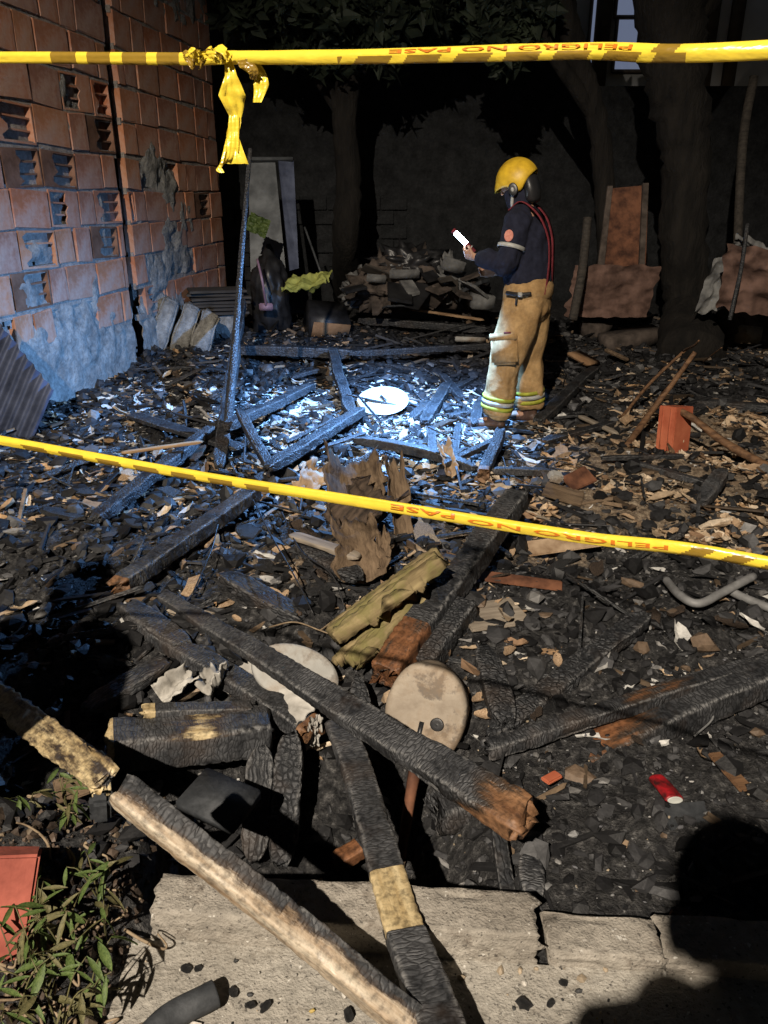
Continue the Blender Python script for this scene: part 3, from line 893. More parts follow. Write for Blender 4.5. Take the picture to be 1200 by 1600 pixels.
T('raw brown splinter behind the hanging board', (528, 1345, .10), (592, 1305, .10), 32, 0.7, 'char_orange', raw=end_raw(0.55, 2, 0.7), amp=0.08, cat='wood')
T('black stick in the pit beside the upright boards', (560, 1060, .22), (572, 1180, .14), 34, 0.6, 'char_fine', amp=0.10)
T('flat black board in the shade left of the curled cloth', (135, 1110, .05), (260, 1030, .06), 44, 0.4, 'char_smooth', amp=0.08, name='charred_board', cat='board')
T('jagged yellow splintered plank edge at the far left', (-30, 1070, .15), (165, 1222, .22), 44, 0.4, 'char_yellow', raw=lambda u, y, z: 0.56 if z > -0.3 or y < 0 else 0.1, amp=0.22, jag=1.6, roll=0.5, name='broken_plank', cat='plank')
T('short upright yellow splinter beside the painted block', (150, 1180, .20), (158, 1245, .10), 30, 0.5, 'char_yellow', raw=lambda u, y, z: 0.6, amp=0.15, name='splinter', cat='wood')
# middle ground
T('dark beam with small orange end on the left rubble', (400, 768, .16), (188, 914, .08), 40, 0.9, 'char', raw=end_raw(-1, 0.985, 0.6), amp=0.08)
T('shaded scaly log at the edge of the left shadow', (200, 950, .04), (292, 1010, .05), 44, 0.7, 'char', amp=0.10, cat='log')
T('blackened slat half buried left of the mossy slab', (350, 900, .06), (470, 965, .08), 40, 0.6, 'char_smooth', amp=0.08, name='charred_lath', cat='lath')
T('ashy ridged slab left of the bark pieces', (470, 850, .07), (560, 905, .08), 44, 0.4, 'char_fine', amp=0.10, name='charred_lath', cat='lath')
T('pale pinkish lath under the bark pieces', (455, 835, .12), (560, 872, .12), 24, 0.3, 'plank_grey', amp=0.08, name='lath', cat='lath')
T('long bluish charred rafter running toward the standing pole', (488, 603, .10), (352, 668, .20), 24, 0.8, 'char_fine', amp=0.09)
T('bluish charred rafter crossing behind the yellow tape', (345, 660, .14), (150, 812, .08), 30, 0.8, 'char_fine', amp=0.09)
T('charred rafter ending under the white dish', (566, 640, .10), (418, 732, .14), 28, 0.8, 'char_fine', amp=0.08)
T('charred post slanting up beside the white dish', (518, 545, .22), (548, 645, .06), 24, 0.7, 'char_fine', amp=0.08, name='charred_post', cat='post')
T('horizontal charred log across the back of the ash', (372, 546, .14), (560, 552, .14), 24, 0.9, 'char_smooth', amp=0.06, cat='log')
T('thin charred rail from the crate to the firefighter', (545, 553, .16), (772, 540, .16), 14, 0.9, 'char_fine', amp=0.06)
T('wide black board lying left of the standing pole', (205, 648, .06), (372, 700, .10), 40, 0.25, 'char_smooth', amp=0.06, name='charred_board', cat='board')
T('clean brown lath pointing at the standing pole', (190, 707, .16), (316, 690, .20), 13, 0.5, 'plank_wood', amp=0.05, name='lath', cat='lath')
T('curved black beam on the near rim of the ash patch', (556, 688, .08), (742, 732, .08), 26, 0.8, 'char', amp=0.08, bend=0.03)
T('charred stick crossing at the right of the ash', (690, 728, .10), (778, 686, .10), 16, 0.8, 'char_fine', amp=0.08)
T('stubby charred post with brown foot near the firefighter', (782, 676, .14), (756, 742, .06), 26, 0.9, 'char_fine', raw=end_raw(-1, 0.9, 0.7), amp=0.06, name='charred_post', cat='post')
T('ridged black beam right of the stubby post', (766, 735, .05), (866, 737, .05), 20, 0.8, 'char', amp=0.08)
T('short charred block in the ash by the boots', (700, 600, .06), (662, 660, .05), 26, 0.6, 'char_fine', amp=0.08, cat='block')
STK = ['charred stick behind the ash patch near the boots', 'thin charred stick pointing at the firefighter knee', 'stub of charred wood at the near rim of the ash', 'charred stick lying level before the boot', 'short thick charred piece right of the dish', 'charred stub upright in the near ash', 'thin charred stick at the front of the ash', 'charred stub right beside the boot toe', 'charred stick lying behind the white box', 'thin charred stick left of the slanting post', 'charred piece on the near left rim of the ash']
for k, (a, b, w_) in enumerate([((690, 585), (720, 622), 18), ((745, 590), (700, 612), 14), ((672, 668), (678, 720), 20), ((700, 650), (735, 645), 16), ((642, 655), (672, 628), 22), ((716, 662), (712, 712), 16), ((730, 700), (690, 722), 14), ((748, 628), (742, 664), 24), ((600, 570), (655, 580), 14), ((455, 590), (500, 578), 12), ((620, 705), (660, 716), 16)]):
    _o = T(STK[k], (*a, .05), (*b, .05), w_, 0.7, 'char_fine', amp=0.10, name='charred_stick', cat='stick', group='charred sticks in the torch lit ash')
T('black pole end rising where rafters meet', (378, 470, .55), (342, 730, .05), 24, 0.9, 'char_fine', amp=0.07, name='charred_post', cat='post')
T('black rafter leaning from the standing pole base', (372, 640, .30), (430, 745, .05), 22, 0.8, 'char_smooth', amp=0.07)
T('black batten under the orange brick', (940, 716, .05), (1068, 712, .05), 13, 0.8, 'char_smooth', amp=0.05, name='charred_batten', cat='batten')
T('ribbed charred batten right of the orange brick', (985, 722, .04), (1105, 757, .04), 17, 0.8, 'char', amp=0.07, name='charred_batten', cat='batten')
T('stumpy black log standing in the dry soil', (1095, 785, .08), (1132, 735, .14), 36, 0.7, 'char', amp=0.08, cat='log')
T('long shadowed beam behind the firefighter boots', (840, 660, .06), (930, 575, .10), 26, 0.7, 'char_smooth', amp=0.06)
T('flat black plank right of the firefighter', (850, 690, .05), (960, 660, .05), 22, 0.5, 'char_smooth', amp=0.06, name='charred_plank', cat='plank')
T('dark flat plank at the far right rubble', (1090, 628, .06), (1230, 640, .06), 34, 0.5, 'char_smooth', amp=0.06, name='charred_plank', cat='plank')
T('dim grey board lying left of the orange brick', (905, 650, .05), (965, 678, .05), 14, 0.5, 'plank_grey', amp=0.06, name='board', cat='board')
T('long dry plank lying on the rear rubbish heap', (545, 468, .30), (755, 500, .26), 10, 0.5, 'plank_wood', amp=0.04, name='plank', cat='plank')
T('black log in front of the rear rubbish heap', (560, 500, .12), (760, 515, .12), 20, 0.8, 'char_smooth', amp=0.08, cat='log')
# many thin burnt sticks and laths, tangled mostly left of centre
rs_ = random.Random(99)
ZONES = [((-1.9, .2, 3.6, 6.4), 58, 'thin blackened stick tangled in the rubble left of centre', 'thin burnt sticks left of centre'), ((-.3, 1.4, 4.4, 6.6), 46, 'thin blackened stick in the ash between dish and firefighter', 'thin burnt sticks around the ash'), ((.3, 2.6, 2.0, 4.4), 22, 'thin blackened stick on the black ground at right', 'thin burnt sticks at right'), ((-1.3, .2, 2.3, 3.6), 16, 'thin blackened stick near the scaly diagonal timbers', 'thin burnt sticks in front'), ((-2.2, 2.8, 6.6, 8.4), 22, 'thin blackened stick in the dim rear rubble', 'thin burnt sticks at the rear')]
for (x0, x1, y0, y1), cnt, lb, gp in ZONES:
    for k in range(cnt):
        x = rs_.uniform(x0, x1); y = rs_.uniform(y0, y1); a = rs_.uniform(0, 3.14); L = rs_.uniform(.16, .62) * (.8 + .05 * y)
        if x < -2.55 + .155 * (y - 6.06): continue
        dx, dy = math.cos(a) * L / 2, math.sin(a) * L / 2
        p0 = G(x - dx, y - dy, rs_.uniform(.0, .05)); p1 = G(x + dx, y + dy, rs_.uniform(.0, .13))
        w = rs_.uniform(.010, .040)
        _seed[0] += 1
        timber('charred_stick', lb, p0, p1, w, w * rs_.uniform(.35, .9), rs_.choice(['char', 'char_fine', 'char_smooth']), None, _seed[0] * 1.37, rs_.uniform(0, 1.5), (1, rs_.uniform(.5, 1)), .16, 1.4, cat='stick', group=gp)
# brown branches around the orange brick
def stick(label, pts, r0, r1, m='brown_stick', name='branch', cat='branch', group=None, wob=0.3, nr=8):
    P = [Vector(p) for p in pts]
    g = tube_geo([p - P[0] for p in P], lambda u: r0 + (r1 - r0) * u, nr, 8, wob, len(label))
    o = add(name, mesh(name, *g), MATS[m], None, P[0])
    return tag(o, label, cat, group)
stick('brown branch rising right from the soil past the brick', [PZ(978, 698, .03), PZ(1020, 640, .22), PZ(1052, 598, .40), PZ(1086, 550, .62)], .024, .016)
stick('brown branch leaning parallel behind the first', [PZ(965, 660, .02), PZ(1010, 605, .22), PZ(1040, 575, .38), PZ(1070, 548, .50)], .014, .012)
stick('crooked brown branch falling away to the right edge', [PZ(1058, 640, .30), PZ(1085, 655, .26), PZ(1130, 690, .14), PZ(1215, 738, .03)], .020, .030)
stick('thin twig joining the tops of the two branches', [PZ(1068, 548, .52), PZ(1084, 540, .64), PZ(1092, 532, .70)], .010, .006)
stick('fine twig at the foot of the thick trunk', [PZ(1098, 566, .10), PZ(1112, 555, .24), PZ(1128, 543, .36)], .007, .005)
# ------------------------------------------------------------------ things among the rubble
def at(px, py, h=0.0):
    p = PZ(px, py, 0)
    for _ in range(4): p = PZ(px, py, float(gz0(p.x, p.y)) + h)
    return p
# two round stool seats
def disc_geo(rx, ry, th, n=48, rim=0.012, seed=0, notch=None):
    V = []; Fc = []
    rings = [(0.0, th / 2), (0.45, th / 2 - 0.002), (0.88, th / 2), (0.97, th / 2 - rim * .3), (1.0, th / 2 - rim), (1.0, -th / 2 + rim * .5), (0.96, -th / 2), (0.0, -th / 2)]
    for ri, (r, z) in enumerate(rings):
        for k in range(n):
            a = 2 * math.pi * k / n
            w = 1 + 0.03 * noise.noise(Vector((math.cos(a) * 1.5, math.sin(a) * 1.5, seed)))
            x, y = r * rx * w * math.cos(a), r * ry * w * math.sin(a)
            V.append(Vector((x, y, z + 0.006 * noise.noise(Vector((x * 9, y * 9, seed + (0 if z > 0 else 5)))))))
        if ri:
            for k in range(n):
                k2 = (k + 1) % n
                Fc.append([(ri - 1) * n + k, (ri - 1) * n + k2, ri * n + k2, ri * n + k][::-1])
    Fc.append(list(range(n))); Fc.append([(len(rings) - 1) * n + k for k in range(n)][::-1])
    return V, Fc
def seat_mat(name, c1, c2, stain):
    t = NT(name); v = t.coord()
    c = t.ramp(t.noise(v, 6, 6), [(0.3, c1), (0.65, c2)])
    s1 = t.ramp(t.noise(v, 11, 5, 0.65), [(0.54, 0.0), (0.62, 0.85)])
    c = t.mix(s1, c, stain)
    s2 = t.ramp(t.noise(v, 5, 6, 0.7), [(0.44, 0.0), (0.62, 0.7)])
    c = t.mix(s2, c, (0.22, 0.15, 0.09))
    return t.done(c, 0.7, t.bump(t.noise(v, 50, 5), 0.002), 0.3)
seat_mat('seat_brown', (0.20, 0.16, 0.12), (0.42, 0.365, 0.295), (0.085, 0.08, 0.075))
seat_mat('seat_white', (0.30, 0.295, 0.275), (0.47, 0.46, 0.43), (0.22, 0.21, 0.195))
def plane_orient(o, loc, normal, spin=0.0):
    q = Vector(normal).to_track_quat('Z', 'Y')
    o.matrix_world = Matrix.Translation(loc) @ q.to_matrix().to_4x4() @ Matrix.Rotation(spin, 4, 'Z')
s1 = empty('stool_seat'); tag(s1, 'stained brownish round stool seat with a notch, front one', 'stool seat')
p = at(667, 1112, .19)
plane_orient(s1, p, (-0.22, -0.86, 0.46))
add('seat', mesh('seat', *disc_geo(0.140, 0.172, 0.085, seed=2, rim=.02)), MATS['seat_brown'], s1)
add('screw_plate', mesh('screw_plate', *disc_geo(0.024, 0.022, 0.008, 20, 0.003)), MATS['plastic_black'], s1, (0.045, -0.030, 0.0435))
add('slot', mesh('slot', *box_geo(0.022, 0.10, 0.012, 0.003)), MATS['plastic_black'], s1, (-0.012, -0.075, 0.0385), (0, 0, -0.12))
s2 = empty('stool_seat'); tag(s2, 'clean whitish round stool seat half under the long beam', 'stool seat')
p = at(462, 1052, .15)
plane_orient(s2, p, (0.25, -0.62, 0.75), -0.5)
add('seat', mesh('seat', *disc_geo(0.165, 0.105, 0.035, seed=6)), MATS['seat_white'], s2)
# mossy ridged slab of rotten wood
def moss_mat():
    t = NT('mossy_wood'); v = t.coord((4, 30, 30))
    g = t.noise(v, 1, 6, 0.6)
    c = t.ramp(g, [(0.3, (0.10, 0.07, 0.035)), (0.7, (0.32, 0.25, 0.13))])
    ms = t.ramp(t.noise(t.coord(), 9, 6, 0.7), [(0.46, 0.0), (0.62, 0.7)])
    c = t.mix(ms, c, (0.15, 0.14, 0.045))
    return t.done(c, 0.85, t.bump(g, 0.006), 0.2)
moss_mat()
def ridged_slab(label, a, b, w, th, nr, seed, m):
    p0, p1 = Vector(a), Vector(b); L = (p1 - p0).length
    nl, nw = 48, 44
    V = []; Fc = []
    for side in (1, -1):
        for i in range(nl + 1):
            u = i / nl
            for j in range(nw + 1):
                v = j / nw - 0.5
                rid = abs(math.sin((v * nr + 0.15 * math.sin(u * 7 + seed)) * math.pi))
                gap = max(0.0, 1 - rid * 2.4)
                z = th / 2 - gap * th * 1.3 - 0.25 * th * (2 * v) ** 2
                z = z if side > 0 else -th / 2
                e = 0.05 * noise.noise(Vector((v * 9, seed, 0))) + 0.03 * noise.noise(Vector((v * 25, seed, 3)))
                x = u * L + (e if i in (0, nl) else e * (abs(2 * u - 1) ** 4))
                q = Vector((x * 14, v * 8, seed))
                V.append((x, v * w * (0.85 + 0.15 * u) + 0.01 * noise.noise(q), z + side * 0.010 * noise.noise(q * 2)))
    k = (nl + 1) * (nw + 1)
    for i in range(nl):
        for j in range(nw):
            q = i * (nw + 1) + j
            Fc.append([q, q + nw + 1, q + nw + 2, q + 1]); Fc.append([k + q, k + q + 1, k + q + nw + 2, k + q + nw + 1])
    for i in range(nl):
        q = i * (nw + 1); Fc.append([q, q + nw + 1, k + q + nw + 1, k + q][::-1]); q += nw; Fc.append([q, q + nw + 1, k + q + nw + 1, k + q])
    for j in range(nw):
        Fc.append([j, j + 1, k + j + 1, k + j]); q = nl * (nw + 1) + j; Fc.append([q, q + 1, k + q + 1, k + q][::-1])
    o = add('mossy_slab', mesh('mossy_slab', V, Fc), MATS[m]); o.matrix_world = frame(p0, p1, -0.42)
    return tag(o, label, 'wood')
ridged_slab('mossy yellowish ridged slab of rotten wood in the centre', at(525, 985, .20), at(680, 872, .26), 0.30, 0.07, 4, 1.0, 'mossy_wood')
ridged_slab('lower mossy splinter under the ridged slab', at(540, 1030, .10), at(645, 935, .16), 0.17, 0.05, 2, 4.0, 'mossy_wood')
# curled bark plates behind the tape
def bark_plate(label, base, top, w, curl, seed, m='bark_brown', yaw=0.0):
    p0, p1 = Vector(base), Vector(top); L = (p1 - p0).length
    nl, nw = 20, 16; V = []; Fc = []
    for s in (0, 1):
        for i in range(nl + 1):
            u = i / nl
            for j in range(nw + 1):
                v = j / nw - 0.5
                ww = w * (0.85 + 0.35 * noise.noise(Vector((u * 3, seed, 1))))
                e = (0.30 * L * noise.noise(Vector((v * 5, seed, 2))) + 0.16 * L * noise.noise(Vector((v * 17, seed, 2)))) * max(0, (u - .55) / .45) ** 2
                x = u * L + e
                z = curl * (v * 2) ** 2 * w + 0.03 * noise.noise(Vector((u * 4, v * 4, seed))) - 0.007 * s + 0.05 * math.sin(u * 3.0) * w
                V.append((x, v * ww * (1 + .25 * noise.noise(Vector((u * 9, v * 2, seed + 6)))), z + .012 * noise.noise(Vector((u * 11, v * 13, seed)))))
    k = (nl + 1) * (nw + 1)
    for i in range(nl):
        for j in range(nw):
            q = i * (nw + 1) + j
            Fc.append([q, q + nw + 1, q + nw + 2, q + 1]); Fc.append([k + q, k + q + 1, k + q + nw + 2, k + q + nw + 1])
        q = i * (nw + 1); Fc.append([q, k + q, k + q + nw + 1, q + nw + 1]); q += nw; Fc.append([q, q + nw + 1, k + q + nw + 1, k + q])
    for j in range(nw):
        Fc.append([j, j + 1, k + j + 1, k + j]); q = nl * (nw + 1) + j; Fc.append([q, k + q, k + q + 1, q + 1])
    o = add('bark_plate', mesh('bark_plate', V, Fc), MATS[m]); o.matrix_world = frame(p0, p1, yaw)
    return tag(o, label, 'bark')
simple('bark_brown', (0.07, 0.045, 0.027), (0.25, 0.175, 0.11), 1.0, (7, 45, 45), rough=0.9, bump=0.006, lo=.3, hi=.7, fine=30)
simple('bark_soot', (0.02, 0.015, 0.012), (0.10, 0.07, 0.05), 1.0, (7, 45, 45), rough=0.9, bump=0.006)
bark_plate('brown curled bark plate standing behind the lower tape', PZ(555, 830, .10), PZ(545, 725, .30), 0.34, 0.35, 1.0, 'bark_brown', 0.1)
bark_plate('dark folded bark plate below the tape', PZ(540, 840, .12), PZ(605, 775, .26), 0.30, 0.3, 3.0, 'bark_soot', 0.2)
bark_plate('tall olive bark plate standing right of the brown one', PZ(628, 840, .08), PZ(612, 722, .36), 0.12, 0.4, 5.0, 'bark_brown', 0.15)
bark_plate('hanging brown bark flap above the mossy slab', PZ(565, 910, .10), PZ(548, 815, .26), 0.24, 0.25, 7.0, 'bark_brown', 0.0)
bark_plate('small upright bark sliver at the slab top', PZ(600, 890, .14), PZ(598, 830, .26), 0.07, 0.3, 9.0, 'bark_brown', 0.0)
bark_plate('tan bark curl left of the brown plate', PZ(475, 770, .08), PZ(510, 735, .14), 0.20, 0.2, 11.0, 'dry_leaf', 0.3)
bark_plate('pale curled bark right of the tall plate', PZ(705, 745, .04), PZ(690, 695, .17), 0.10, 0.5, 13.0, 'dry_leaf', 0.0)
for lb, a_, b_, w_, cu_, sd_, ya_ in (('curled white paper lit behind the painted block, left sheet', (250, 1092, .10), (300, 1055, .16), .10, .45, 21.0, .5), ('curled white paper near the scaly timber, right sheet', (325, 1085, .12), (350, 1050, .18), .08, .6, 24.0, -.3)):
    o = bark_plate(lb, at(*a_), at(*b_), w_, cu_, sd_, 'white_cloth', ya_); o.name = 'paper'; o['category'] = 'paper'
# white enamel dish in the ash and the small white box behind it
dish = empty('dish'); tag(dish, 'white enamel dish lying in the torch lit ash', 'dish')
plane_orient(dish, at(598, 630, .07), (-0.05, -0.35, 0.93))
nd = 56; V = []; Fc = []
prof = [(0.0, 0.0), (0.09, 0.001), (0.135, 0.006), (0.155, 0.022), (0.205, 0.030), (0.212, 0.026), (0.16, 0.014), (0.13, -0.006), (0.0, -0.010)]
for i, (r, z) in enumerate(prof):
    for k in range(nd):
        a = 2 * math.pi * k / nd
        V.append((r * math.cos(a), r * math.sin(a) * 0.96, z))
    if i:
        for k in range(nd):
            k2 = (k + 1) % nd
            Fc.append([(i - 1) * nd + k, i * nd + k, i * nd + k2, (i - 1) * nd + k2])
add('bowl', mesh('bowl', V, Fc), MATS['white_enamel'], dish)
add('soot_flake', mesh('soot_flake', *box_geo(0.09, 0.02, 0.004, 0.001)), MATS['plastic_black'], dish, (0.0, 0.05, 0.016), (0, 0, -0.9))
bx = add('box', mesh('box', *box_geo(0.14, 0.05, 0.06, 0.008)), MATS['white_enamel'], None, at(600, 598, .05), (0.1, -0.1, 0.15)); tag(bx, 'small white box just behind the enamel dish', 'box')
# cloths and paper
def crumple(name, label, cat, c, ux, uy, m, amp=0.04, freq=4.0, seed=0, n=34, sag=0.0, ragged=0.12):
    c = Vector(c); ux = Vector(ux); uy = Vector(uy); nn = ux.cross(uy).normalized()
    V = []; Fc = []
    for s in (0, 1):
        for i in range(n + 1):
            for j in range(n + 1):
                a, b = i / n * 2 - 1, j / n * 2 - 1
                edge = 1 + ragged * noise.noise(Vector((a * 3, b * 3, seed + 20)))
                q = ux * a * edge + uy * b * edge
                f = Vector((a * freq * .5, b * freq * .5, seed))
                d = amp * 1.6 * noise.noise(f) + amp * 0.5 * (1 - 2 * abs(noise.noise(f * 1.6))) + amp * 0.3 * noise.noise(f * 2.3) + amp * .12 * noise.noise(f * 5)
                V.append(q + nn * (d - 0.004 * s) - Vector((0, 0, sag * (a * a + b * b))))
    k = (n + 1) ** 2
    for i in range(n):
        for j in range(n):
            q = i * (n + 1) + j
            Fc.append([q, q + n + 1, q + n + 2, q + 1]); Fc.append([k + q, k + q + 1, k + q + n + 2, k + q + n + 1])
    o = add(name, mesh(name, V, Fc), MATS[m], None, c)
    return tag(o, label, cat)
crumple('cloth', 'torn white cloth trapped under the long charred beam', 'cloth', at(425, 1075, .11), Vector((0.16, -0.13, 0.02)), Vector((0.05, 0.05, 0.045)), 'white_cloth', 0.014, 3, 1)
crumple('cloth', 'narrow white rag hanging down below the scaly beam', 'cloth', at(490, 1145, .12), Vector((0.012, -0.02, 0.075)), Vector((0.022, 0.01, 0)), 'white_cloth', 0.012, 5, 8)
# slate coloured board in the pit
V, Fc = box_geo(0.20, 0.15, 0.04, 0.006)
o = add('foam_board', mesh('foam_board', V, Fc), MATS['foam_slate'], None, at(342, 1250, .43), (0.10, 0.06, -0.45)); tag(o, 'dark slate grey foam board lying in the front pit', 'board')
# rusty bar
stick('rusty flat bar standing in front of the stained seat', [at(652, 1155, .20), at(648, 1205, .21), at(634, 1290, .17), at(626, 1345, .12)], .022, .016, 'rust', 'rusty_bar', 'bar', wob=0.25)
# grey hose
stick('grey bent hose lying near the right edge', [at(1040, 905, .03), at(1062, 930, .05), at(1092, 943, .05), at(1130, 925, .07), at(1178, 900, .10)], .018, .018, 'hose_grey', 'hose', 'hose', wob=0.02, nr=12)
stick('second grey hose end entering from the right edge', [at(1135, 920, .05), at(1165, 935, .05), at(1240, 965, .04)], .018, .018, 'hose_grey', 'hose', 'hose', wob=0.02, nr=12)
stick('bent thin wire on the black ground right of the heavy beam', [at(1010, 1136, .03), at(1070, 1108, .04), at(1108, 1112, .04), at(1112, 1125, .03), at(1085, 1150, .02)], .0035, .0035, 'hose_grey', 'wire', 'wire', wob=0.0)
# orange hollow brick standing upright
def upright_brick(label, loc, rot, m, sx, sy, sz):
    t = empty('clay_brick'); tag(t, label, 'brick')
    V, Fc = box_geo(sx, sy, sz, 0.005)
    V = [v + Vector((noise.noise(v * 9), noise.noise(v * 9 + Vector((3, 0, 0))), noise.noise(v * 9 + Vector((0, 3, 0))))) * .008 for v in V]
    add('body', mesh('body', V, Fc, False), MATS[m], t)
    for k in (-1, 1):
        add('rib', mesh('rib', *box_geo(0.006, 0.014, sz - .02, 0.002, (-sx / 2 - .002, k * sy * .22, 0))), MATS[m], t)
    t.location = loc; t.rotation_euler = rot
    return t
bp = PZ(1048, 706, 0.0); bp = Vector((bp.x, bp.y, float(gz(bp.x, bp.y)) + 0.15))
upright_brick('bright orange clay brick standing upright in the right rubble', bp, (-0.12, 0.12, 0.62), 'brick_red', 0.19, 0.13, 0.33)
V, Fc = box_geo(0.13, 0.075, 0.26, 0.006)
V = [v + Vector((noise.noise(v * 11), noise.noise(v * 11 + Vector((3, 0, 0))), noise.noise(v * 11 + Vector((0, 3, 0))))) * .012 for v in V]
tag(add('clay_brick', mesh('clay_brick', V, Fc, False), MATS['brick_dull'], None, PZ(-2, 1425, 0.15), (-0.5, 0.25, 0.25)), 'dull red broken brick lying at the lower left corner', 'brick')
# red can
can = empty('crushed_can'); tag(can, 'crushed red can on the black ground at right', 'can')
g = tube_geo([(0, 0, 0), (0, 0, .02), (0, 0, .06), (0, 0, .10), (0, 0, .115)], lambda u: .031 if 0.06 < u < .94 else .026, 20, 4, 0.25, 3)
add('body', mesh('body', *g), MATS['red_tin'], can)
add('lid', mesh('lid', *disc_geo(.026, .026, .004, 20, .001)), MATS['white_enamel'], can, (0, 0, .117))
can.location = at(1025, 1215, .028); can.rotation_euler = (1.45, 0.1, 0.15); can.scale = (0.9, 0.45, 0.95)
# pipe stub on the pavement
g = tube_geo([PZ(215, 1640, .035), PZ(262, 1592, .035), PZ(318, 1562, .035), PZ(337, 1552, .035)], .028, 18, 6, 0.0)
tag(add('pipe_stub', mesh('pipe_stub', *g), MATS['foam_slate']), 'dark grey pipe stub on the pavement at bottom left', 'pipe')
# pale flakes and boards on the black ground
def slab(name, label, cat, px, py, h, sx, sy, sz, rot, m, bev=0.004):
    V, Fc = box_geo(sx, sy, sz, bev)
    V = [v + Vector((noise.noise(v * 9 + Vector((px, 0, 0))), noise.noise(v * 9 + Vector((0, py, 0))), 0)) * 0.10 * min(sx, sy) for v in V]
    return tag(add(name, mesh(name, V, Fc, False), MATS[m], None, at(px, py, h), rot), label, cat)
o = slab('sheet', 'white and rust streaked metal strip near the black beam', 'metal strip', 805, 906, .05, 0.40, 0.07, 0.006, (0.25, 0.05, -0.20), 'rust_white' if 'rust_white' in MATS else 'rust')
slab('board', 'smoky grey board right of the short black log', 'board', 770, 960, .03, 0.26, 0.20, 0.012, (0.05, 0.02, 0.3), 'plank_grey')
slab('chip', 'orange brown wood chip on the black ground right of centre', 'wood chip', 860, 1018, .02, 0.12, 0.035, 0.015, (0, 0.1, 0.35), 'plank_wood')
slab('chip', 'small orange shard beneath the heavy right beam', 'shard', 862, 1215, .02, 0.07, 0.035, 0.012, (0, 0.15, 0.7), 'brick_red')
slab('sheet', 'thin curled tan board under the lower tape', 'board', 880, 850, .05, 0.36, 0.10, 0.010, (0.3, -0.1, 0.1), 'dry_leaf')
slab('plate', 'dark square plate near the head shadow', 'plate', 1090, 1275, .015, 0.20, 0.10, 0.008, (0.02, 0.0, 0.1), 'foam_slate')
slab('chip', 'pinkish stone chip against the kerb beside the head shadow', 'stone', 1062, 1432, .05, 0.045, 0.035, 0.035, (0.2, 0.1, 0.4), 'cloth_pink', 0.008)
slab('chip', 'brown burnt strip at the right beside the red can', 'strip', 1140, 1205, .02, 0.05, 0.16, 0.012, (0.05, 0.1, 0.25), 'brown_stick')
slab('block', 'pile of brown broken boards right of the ash', 'board', 880, 772, .05, 0.22, 0.14, 0.02, (0.25, 0.2, -0.3), 'bark_brown')
slab('block', 'upper brown board leaning on the broken boards', 'board', 905, 748, .10, 0.18, 0.12, 0.018, (0.5, -0.2, 0.5), 'rust')
slab('block', 'pale stone resting on the broken boards', 'stone', 868, 745, .13, 0.08, 0.07, 0.06, (0.4, 0.3, 0.2), 'seat_white', 0.015)
slab('stone', 'small bluish pebble right of the tall bark plate', 'stone', 692, 738, .05, 0.07, 0.04, 0.04, (0, 0, 0.4), 'zinc_blue', 0.012)
slab('stone', 'grey plastic lump beside the pale painted beam', 'lump', 157, 1262, .10, 0.05, 0.04, 0.08, (0.2, 0.1, 0.3), 'foam_slate', 0.010)
slab('shard', 'brown tile shard at the foot of the yellow splinters', 'shard', 112, 1230, .12, 0.09, 0.08, 0.012, (0.6, 0.1, 0.6), 'bark_brown')
# tipped box with orange side at the back
t = empty('tipped_box', at(510, 505, .14), 0.3); tag(t, 'tipped soot black box with orange brown side by the rear', 'box')
add('carton', mesh('carton', *box_geo(0.46, 0.44, 0.34, 0.012)), MATS['plastic_black'], t, (0, 0, 0), (0.45, 0.12, 0))
add('front_panel', mesh('front_panel', *box_geo(0.44, 0.014, 0.20, 0.004)), MATS['cardboard'], t, (0.0, -0.225, -0.055), (0.45, 0.12, 0))
# rough lump of masonry against the wall
t = empty('masonry_lump', at(288, 545, .0), 0.0); tag(t, 'grey channelled lump of masonry leaning at the brick wall', 'masonry')
for k, dx in enumerate((-0.21, 0.02, 0.24)):
    V, Fc = box_geo(0.19, 0.26, 0.62 - 0.06 * k, 0.02)
    bm = bmesh.new(); me0 = mesh('rib', V, Fc); bm.from_mesh(me0); bmesh.ops.subdivide_edges(bm, edges=list(bm.edges), cuts=3, use_grid_fill=True)
    for v in bm.verts: v.co += Vector((noise.noise(v.co * 7), noise.noise(v.co * 7 + Vector((5, 0, 0))), noise.noise(v.co * 7 + Vector((0, 9, 0))))) * 0.035
    bm.to_mesh(me0); bm.free(); me0.shade_smooth()
    add('rib', me0, MATS['plaster'], t, (dx, 0.05 * (k % 2), 0.24 - 0.04 * k), (-0.25, 0.42, 0.12))
# blue corrugated sheet at the left edge
def corrugated(name, label, c, ux, uy, waves, amp, m, cat='metal sheet'):
    c = Vector(c); ux = Vector(ux); uy = Vector(uy); nn = ux.cross(uy).normalized()
    n = waves * 8; V = []; Fc = []
    for s in (0, 1):
        for j in range(13):
            for i in range(n + 1):
                a = i / n * 2 - 1; b = j / 12 * 2 - 1
                V.append(c + ux * a + uy * b * (1 + 0.03 * noise.noise(Vector((a * 5, 0, j)))) + nn * (amp * math.sin(a * waves * math.pi) - 0.002 * s + 0.01 * noise.noise(Vector((a * 2, b * 2, 1)))))
    k = 13 * (n + 1)
    for j in range(12):
        for i in range(n):
            q = j * (n + 1) + i
            Fc.append([q, q + 1, q + n + 2, q + n + 1]); Fc.append([k + q, k + q + n + 1, k + q + n + 2, k + q + 1])
    V = [v - c for v in V]
    return tag(add(name, mesh(name, V, Fc), MATS[m], None, c), label, cat)
corrugated('corrugated_sheet', 'dark blue corrugated sheet leaning at the left edge', PY(0, 610, 5.4), Vector((0.22, -0.05, -0.30)) , Vector((0.16, 0.05, 0.30)), 9, 0.016, 'zinc_blue')

